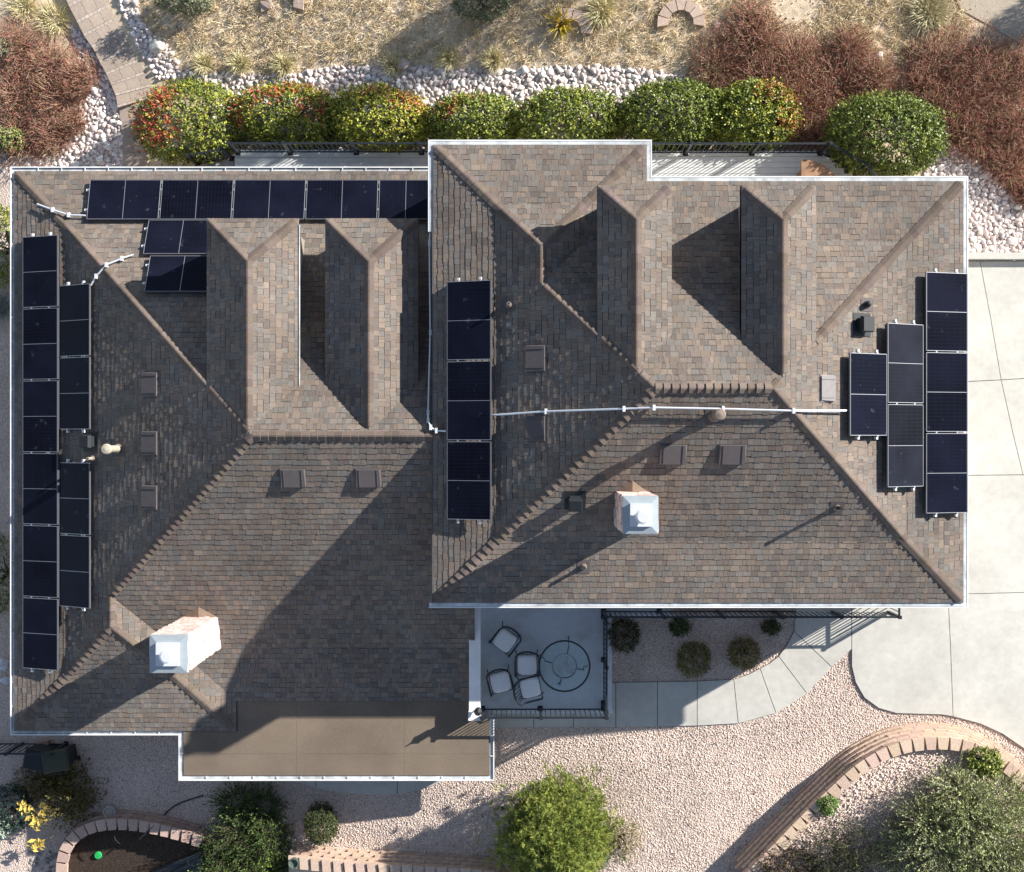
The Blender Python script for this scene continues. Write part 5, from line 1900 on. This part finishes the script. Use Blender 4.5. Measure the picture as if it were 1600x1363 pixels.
# front yard pine, needles in starry tufts on whorled branches
def pine(label, px, py, rpx, hgt, tufts, seed, pal, wt, needle=.13, nn=26, zoff=0.0, name='pine_tree', cat='tree', per=None):
    rg = np.random.default_rng(seed)
    x, y = GP(px, py, hgt * .45)
    z = g(x, y) + zoff
    rad = rpx * (CAMZ - z - hgt * .4) / FPX
    root = thing(name, label, cat, (x, y, z))
    tr = G().tube([(x, y, z - .1), (x + .03, y, z + hgt * .5), (x, y + .02, z + hgt * .97)], [.10, .06, .015], 8)
    tr.mk('trunk', M['bark'], root)
    br = G()
    tips = []
    nb = int(tufts / 9)
    for i in range(nb):
        t = (i + .5) / nb
        zz = z + hgt * (.12 + .86 * t)
        a = i * 2.399 + rg.normal(0, .2)
        L_ = rad * (1.05 - .95 * t ** 1.4) * rg.uniform(.75, 1.08)
        end = np.array([x + L_ * math.cos(a), y + L_ * math.sin(a), zz + .18 * L_])
        br.tube([(x, y, zz - .1), tuple((np.array([x, y, zz]) + end) / 2), tuple(end)], [.018, .012, .006], 5)
        for k in range(9):
            f = rg.uniform(.35, 1.0) ** .7
            p = np.array([x, y, zz - .05]) * (1 - f) + end * f
            side = rg.normal(0, .17 * L_ + .05, 3) * np.array([1, 1, .35])
            tips.append(p + side * (1 - .3 * f))
    br.mk('branches', M['bark'], root)
    # shorter twigs that close the crown between the main branches
    k = int(tufts * .6)
    d = unit(rg.normal(size=(k, 3)) + np.array([0, 0, .3]))
    lp = lump(d, np.random.default_rng(seed + 2), .22, 14)
    tips = np.concatenate([np.array(tips), np.array([x, y, z + hgt * .46]) + d * np.array([rad * .86, rad * .86, hgt * .46]) * (lp * rg.uniform(.72, 1.0, k))[:, None]])
    T = np.array(tips)
    n = len(T)
    C = np.repeat(T, nn, axis=0)
    ax = unit(np.stack([T[:, 0] - x, T[:, 1] - y, np.full(n, .8 * rad)], 1))
    D = unit(rg.normal(size=(n * nn, 3)) * .8 + np.repeat(ax, nn, axis=0))
    l = needle * rg.uniform(.7, 1.2, n * nn)
    V, F = leaf_quads(C + D * l[:, None] * .5, D, rg.normal(size=(n * nn, 3)), l, np.full(n * nn, .012), 0)
    tc = pal_cols(n, rg, pal, wt, .75, 1.25)
    mk('needles', V, F, M['dull'], root, cols=np.repeat(np.repeat(tc, nn, axis=0) * rg.uniform(.8, 1.2, (n * nn, 1)), 4, axis=0))
    return root
PINE = [(.20, .25, .055), (.27, .31, .065), (.13, .17, .045), (.33, .34, .085)]
pine('bushy yellow-green pine tree standing in the sunny gravel', 872, 1306, 94, 2.6, 2800, 91, PINE, [.35, .3, .2, .15], needle=.14, nn=24)

# large airy grey-green bush inside the curved wall
feathery('large airy grey-green bush inside the curved block wall', [(1462, 1300, 56, 1.5), (1530, 1292, 62, 1.9), (1490, 1345, 66, 1.8), (1590, 1320, 70, 1.8), (1422, 1340, 50, 1.2), (1508, 1248, 48, 1.3), (1550, 1352, 62, 2.0), (1570, 1262, 46, 1.3), (1600, 1375, 60, 1.6)], [(.30, .35, .14), (.38, .43, .17), (.44, .46, .29), (.20, .24, .10)], [.35, .3, .22, .13], 92, [(.24, .20, .15), (.32, .28, .22), (.17, .14, .10)], parent_z=H1 - .12, shoots=520, per=15, leaf=.065, width=.22)
twig_shrub(1425, 1262, 62, 1.5, 800, 93, 'grey leafless shrub with fine branches at the edge of the large airy bush', None, pal=[(.24, .20, .15), (.30, .27, .21), (.18, .14, .11)], wt=(.4, .3, .3), leaves=1500, lpal=[(.14, .16, .07), (.20, .21, .12), (.10, .12, .06), (.17, .18, .09)])
twig_shrub(1500, 1245, 62, 1.6, 900, 94, 'grey-brown twiggy shrub behind the large airy bush near the wall bend', None, pal=[(.26, .22, .18), (.32, .29, .24), (.20, .16, .13)], wt=(.4, .3, .3), leaves=1400, lpal=[(.16, .17, .08), (.22, .22, .14), (.12, .13, .07), (.18, .18, .10)])
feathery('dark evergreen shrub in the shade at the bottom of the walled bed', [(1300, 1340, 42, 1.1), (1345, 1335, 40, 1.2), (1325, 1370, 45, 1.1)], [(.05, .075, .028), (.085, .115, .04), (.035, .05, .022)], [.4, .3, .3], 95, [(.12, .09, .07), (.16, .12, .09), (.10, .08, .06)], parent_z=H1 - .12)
bush('brown withered shrub at the lower end of the curved wall', 1232, 1362, 45, 30, .9, 2800, .05, [(.13, .09, .055), (.09, .075, .04), (.17, .12, .08)], [.4, .3, .3], 96, None, m='dull', parent_z=.3)
bush('small bright green plant against the inner side of the curved wall', 1293, 1257, 14, 14, .35, 700, .06, [(.10, .19, .035), (.15, .25, .05)], [.6, .4], 97, None, parent_z=H1 - .12)
bush('yellow-green leafy plant on the wall bend near the driveway', 1538, 1192, 24, 20, .5, 1300, .075, [(.20, .24, .035), (.13, .18, .03), (.27, .28, .06)], [.4, .35, .25], 98, None, parent_z=H1 - .12)
bush('dry tan shrub in the gravel beside the pine', 972, 1312, 29, 27, .6, 1500, .04, [(.26, .22, .12), (.20, .17, .09), (.32, .27, .17)], [.4, .35, .25], 99, None, m='dull', spread=.25)
# shrubs in the bed below the balcony
bush('brown-green round shrub in the shaded bed, the one in the middle', 1085, 1028, 25, 23, .55, 2200, .04, [(.16, .15, .05), (.11, .12, .04), (.22, .17, .07)], [.4, .3, .3], 101, None, m='dull')
bush('brown-green round shrub in the shaded bed, closest to the sunny walkway bend', 1163, 1021, 23, 22, .55, 2000, .04, [(.19, .15, .055), (.13, .13, .045), (.25, .19, .08)], [.4, .3, .3], 102, None, m='dull')
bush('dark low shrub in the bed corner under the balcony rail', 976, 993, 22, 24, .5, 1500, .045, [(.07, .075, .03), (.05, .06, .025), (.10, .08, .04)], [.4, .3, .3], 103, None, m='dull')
bush('small green shrub under the long balcony rail', 1062, 980, 14, 12, .4, 700, .045, [(.06, .10, .03), (.05, .07, .025)], [.6, .4], 104, None, m='dull')
bush('tiny dark shrub under the long balcony rail near the driveway', 1205, 980, 13, 11, .35, 600, .045, [(.05, .07, .025), (.08, .08, .03)], [.6, .4], 105, None, m='dull')
# lower-left planting
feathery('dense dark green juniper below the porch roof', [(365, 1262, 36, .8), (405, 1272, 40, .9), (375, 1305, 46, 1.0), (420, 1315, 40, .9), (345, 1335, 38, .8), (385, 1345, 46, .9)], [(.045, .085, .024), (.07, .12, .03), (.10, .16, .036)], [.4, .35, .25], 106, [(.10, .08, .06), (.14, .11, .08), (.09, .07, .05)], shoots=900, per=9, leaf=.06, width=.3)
feathery('bright green juniper lobe catching the sun at the bottom edge', [(350, 1372, 40, .8), (405, 1370, 44, .8), (440, 1380, 36, .7)], [(.13, .20, .038), (.18, .26, .05), (.08, .13, .03)], [.4, .35, .25], 107, [(.10, .08, .06), (.14, .11, .08), (.09, .07, .05)], shoots=900, per=9, leaf=.06, width=.3)  # same juniper; sunlight on this part is put into its brighter leaf palette
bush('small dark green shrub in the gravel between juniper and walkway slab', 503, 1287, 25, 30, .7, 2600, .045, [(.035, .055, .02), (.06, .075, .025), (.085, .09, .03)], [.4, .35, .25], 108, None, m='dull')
bush('olive yellow shrub beside the pond wall and the bins', 108, 1243, 38, 42, .6, 2600, .06, [(.12, .10, .025), (.09, .085, .025), (.17, .13, .035)], [.4, .35, .25], 109, None, m='dull', spread=.3)
bush('tawny low plant next to the olive shrub', 60, 1222, 34, 28, .45, 1500, .055, [(.14, .10, .04), (.11, .09, .035), (.18, .13, .05)], [.4, .35, .25], 110, None, m='dull', spread=.3)
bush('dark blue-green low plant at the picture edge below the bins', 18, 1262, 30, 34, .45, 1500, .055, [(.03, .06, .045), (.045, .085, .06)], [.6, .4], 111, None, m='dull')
bush('pale silvery plant at the bottom picture edge', 4, 1292, 14, 14, .35, 600, .06, [(.40, .46, .38), (.30, .36, .28)], [.6, .4], 112, None, m='dull')
def rosette_plant(label, px, py, rpx, seed, h=.55):
    rg = np.random.default_rng(seed)
    x, y = GP(px, py, h)
    z = g(x, y)
    root = thing('yellow_plant', label, 'plant', (x, y, z), 'yellow-leaved plants')
    G().tube([(x, y, z - .03), (x + .02, y, z + h)], .012, 6).mk('stem', M['bark'], root)
    n = 34
    a = np.arange(n) * 2.399 + rg.normal(0, .5, n)
    r = rpx / 61
    L_ = r * rg.uniform(.3, .9, n)
    D = unit(np.stack([np.cos(a), np.sin(a), rg.uniform(-.1, .5, n)], 1))
    C = np.array([x, y, z + h]) + D * L_[:, None] * .5 + np.stack([np.zeros(n), np.zeros(n), rg.uniform(-.12, .05, n)], 1) + np.concatenate([rg.normal(0, r * .3, (n, 2)), np.zeros((n, 1))], 1)
    for i in range(n):
        V, F = leaf_quads(C[i:i + 1], D[i:i + 1], np.array([[0, 0, 1.]]) + rg.normal(0, .25, (1, 3)), L_[i:i + 1], L_[i:i + 1] * .42)
        mk('leaf', V, F.tolist(), M['leaf'], root, cols=np.tile(np.array([.62, .46, .10]) * rg.uniform(.7, 1.15), (4, 1)))
rosette_plant('yellow-leaved plant nearest the olive shrub', 36, 1262, 15, 121)
rosette_plant('largest yellow-leaved plant beside the pond wall', 60, 1283, 19, 122)
rosette_plant('lowest yellow-leaved plant above the round stones', 58, 1322, 19, 123)

# bigger loose boulders
def boulder(px, py, rpx, label, seed, group, col=(.50, .44, .40), zoff=0.0, flat=.7):
    rg = np.random.default_rng(seed)
    v, f = ico(2)
    for _ in range(16):
        d = rg.normal(size=3); d /= np.linalg.norm(d)
        lim = rg.uniform(.6, .88)
        p = v @ d
        v = v - np.outer(np.maximum(0, p - lim), d)
    r = rpx / 61
    x, y = GP(px, py)
    v = v * np.array([r, r * .85, r * flat]) + np.array([x, y, g(x, y) + r * flat * .35 + zoff])
    mk('boulder', v, f, M['rock'], None, cols=np.tile(np.array(col), (len(v), 1)), label=label, cat='boulder', group=group)
bl = 'loose boulders'
boulder(248, 74, 15, 'large flat pale boulder beside the paver steps', 131, bl, (.62, .58, .50))
boulder(1372, 88, 9, 'white boulder between the two thickets', 132, bl, (.66, .60, .54))
boulder(1396, 92, 6, 'smaller grey boulder between the two thickets', 133, bl, (.34, .30, .27))
boulder(1120, 40, 7, 'angular white rock at the thicket edge by the block ring', 134, bl, (.72, .70, .66))
boulder(632, 102, 13, 'flat pinkish boulder at the rock bed edge near the olive grass', 135, bl, (.50, .40, .37))
boulder(6, 1038, 13, 'white boulder in the shade by the side gutter', 136, bl, (.60, .60, .62))
boulder(10, 1063, 10, 'smaller white boulder in the shade by the side gutter', 137, bl, (.60, .60, .62))
boulder(1352, 1300, 9, 'bluish grey rock in the shade of the large airy bush', 138, bl, (.40, .40, .42), H1 - .1)
for i in range(26):
    px, py = random.uniform(45, 96), random.uniform(1328, 1363)
    boulder(px, py, random.uniform(3.5, 6), 'small round grey stone in the heap outside the pond wall', 150 + i, 'stones heaped by the pond wall', (.24, .23, .21))

# ------------------------------------------------------------------ small things by the pond bed
x, y = GP(155, 1335)
lid = G(); lid.lathe((x, y, g(x, y) + .06), [(.10, 0), (.105, .02), (.09, .05), (.02, .055)], 20)
lid.mk('valve_lid', M['green'], label='bright green round plastic lid in the dark pond bed', cat='lid')
x, y = GP(176, 1265)
pt = G(); pt.lathe((x, y, g(x, y)), [(.12, 0), (.165, .22), (.175, .24), (.175, .27), (.15, .27), (.145, .20), (.01, .19)], 24)
pt.mk('flower_pot', M['pot'], label='round grey flower pot on the gravel above the pond wall', cat='pot', group='flower pots')
x, y = GP(461, 1345, H3)
pt = G(); pt.lathe((x, y, g(x, y) + H3), [(.10, 0), (.125, .2), (.135, .22), (.11, .22), (.105, .16), (.01, .15)], 22)
pt.mk('flower_pot', M['potgreen'], label='dark green flower pot standing on the straight block wall', cat='pot', group='flower pots')
x, y = GP(447, 1361)
bb_ = thing('bucket', 'blue plastic bucket at the bottom edge by the bright juniper', 'bucket', (x, y, g(x, y) + .5))
bk = G(); bk.lathe((x, y, g(x, y) + .3), [(.09, 0), (.11, .22), (.12, .23), (.105, .23), (.085, .03), (.01, .02)], 22); bk.mk('bucket_body', M['blue'], bb_)
bk = G(); bk.tube([(x + .11 * math.cos(t), y, g(x, y) + .53 + .07 * math.sin(t)) for t in [math.pi * k / 8 for k in range(9)]], .006, 5); bk.mk('handle', M['galv2'], bb_)
hose = smooth_path([(*GP(px, py), 0) for px, py in ((318, 1243), (300, 1248), (275, 1258), (258, 1272), (243, 1287), (226, 1302))], 6)
G().tube([(x, y, g(x, y) + (.03 if i < 22 else .47)) for i, (x, y, _) in enumerate(hose)], .018, 7).mk('hose', M['blackp'], label='black hose snaking from the juniper to the pond wall', cat='hose')
h2 = smooth_path([(*GP(px, py), 0) for px, py in ((182, 1270), (193, 1271), (191, 1285), (190, 1300), (198, 1308))], 5)
G().tube([(x, y, g(x, y) + .03 + .012 * min(i, 14) * 3) for i, (x, y, _) in enumerate(h2)], .012, 6).mk('hose', M['blackp'], label='short thin black pipe beside the round grey pot', cat='hose')
# loose folded pond liner in the bed
rgl = np.random.default_rng(8)
A0, B0_ = GP(185, 1380), GP(330, 1312)
nu, nv = 26, 14
V = []
for j in range(nv):
    for i in range(nu):
        u, v = i / (nu - 1), j / (nv - 1)
        px = 165 + 155 * u - 25 * v * (1 - u)
        py = 1372 - 48 * u ** 1.5 + 40 * v
        x, y = GP(px, py)
        V.append((x, y, g(x, y) + .12 + .09 * math.sin(6 * u + 9 * v) * math.sin(11 * v + 2 * u) + .16 * u + rgl.uniform(-.008, .008)))
F = [(j * nu + i, j * nu + i + 1, (j + 1) * nu + i + 1, (j + 1) * nu + i) for j in range(nv - 1) for i in range(nu - 1)]
mk('pond_liner', V, F, M['liner'], None, smooth=True, label='crumpled black pond liner lying in the dark bed', cat='liner')
# bins by the lower house corner
def bin_(px, py, ang, label, lidcol):
    x, y = GP(px, py, .95)
    z = g(x, y)
    root = thing('wheelie_bin', label, 'bin', (x, y, z), 'black bins')
    A = Matrix.Translation((x, y, z)) @ Matrix.Rotation(R(ang), 4, 'Z')
    T = lambda v: tuple(A @ Vector(v))
    V = [T(v) for v in ((-.20, -.24, .06), (.20, -.24, .06), (.20, .24, .06), (-.20, .24, .06), (-.27, -.32, .92), (.27, -.32, .92), (.27, .32, .92), (-.27, .32, .92))]
    mk('body', V, [(3, 2, 1, 0), (4, 5, 6, 7), (0, 1, 5, 4), (1, 2, 6, 5), (2, 3, 7, 6), (3, 0, 4, 7)], M['blackp'], root)
    V = [T(v) for v in ((-.29, -.35, .925), (.29, -.35, .925), (.29, .35, .925), (-.29, .35, .925), (-.25, -.31, .985), (.25, -.31, .985), (.25, .31, .985), (-.25, .31, .985))]
    mk('lid', V, [(3, 2, 1, 0), (4, 5, 6, 7), (0, 1, 5, 4), (1, 2, 6, 5), (2, 3, 7, 6), (3, 0, 4, 7)], lidcol, root)
    for s in (-1, 1):
        G().tube([T((-.22, s * .27, .08)), T((-.22, s * .31, .08))], .08, 12).mk('wheel', M['blackp'], root)
    G().tube([T((-.30, -.2, .95)), T((-.34, -.2, .97)), T((-.34, .2, .97)), T((-.30, .2, .95))], .014, 6).mk('handle', M['blackp'], root)
bin_(57, 1188, 80, 'black wheeled bin under the lower roof corner', M['blackp'])
bin_(86, 1190, 100, 'black wheeled bin with greenish lid, outer one of the two by the corner', M['binlid'])
x, y = GP(60, 1170, .5)
G().box((x, y, g(x, y) + .12), (.30, .24, .24), .1).mk('paver_block', M['block1'], label='pinkish block between the fence and the bins', cat='block')
# black fence between the side yard and the bins
fy = GP(0, 1161)[1]
railing('black metal fence at the side yard meeting the house corner', [[(-14.6, fy), (-13.4, fy), (-12.2, fy)]], lambda x, y: g(x, y), H=1.1)

# trees standing beyond the frame; their shadows fall across the dry grass and the dirt track
pine('tall bushy pine beyond the top edge whose shadow falls on the dry grass', 1010, -185, 70, 4.9, 700, 141, PINE, [.3, .3, .3, .1], needle=.24, nn=9)
pine('pine beyond the top corner whose shadow falls on the dirt track', 1800, -88, 42, 2.2, 400, 142, PINE, [.3, .3, .3, .1], needle=.24, nn=9)
# pale dirt track in the far corner
sheet('dirt_track', GPL([(1470, -60), (1720, -60), (1720, 110), (1600, 72), (1545, 40), (1500, 15)]), .02, M['track'], kind='structure', label='pale bare dirt track at the top corner')
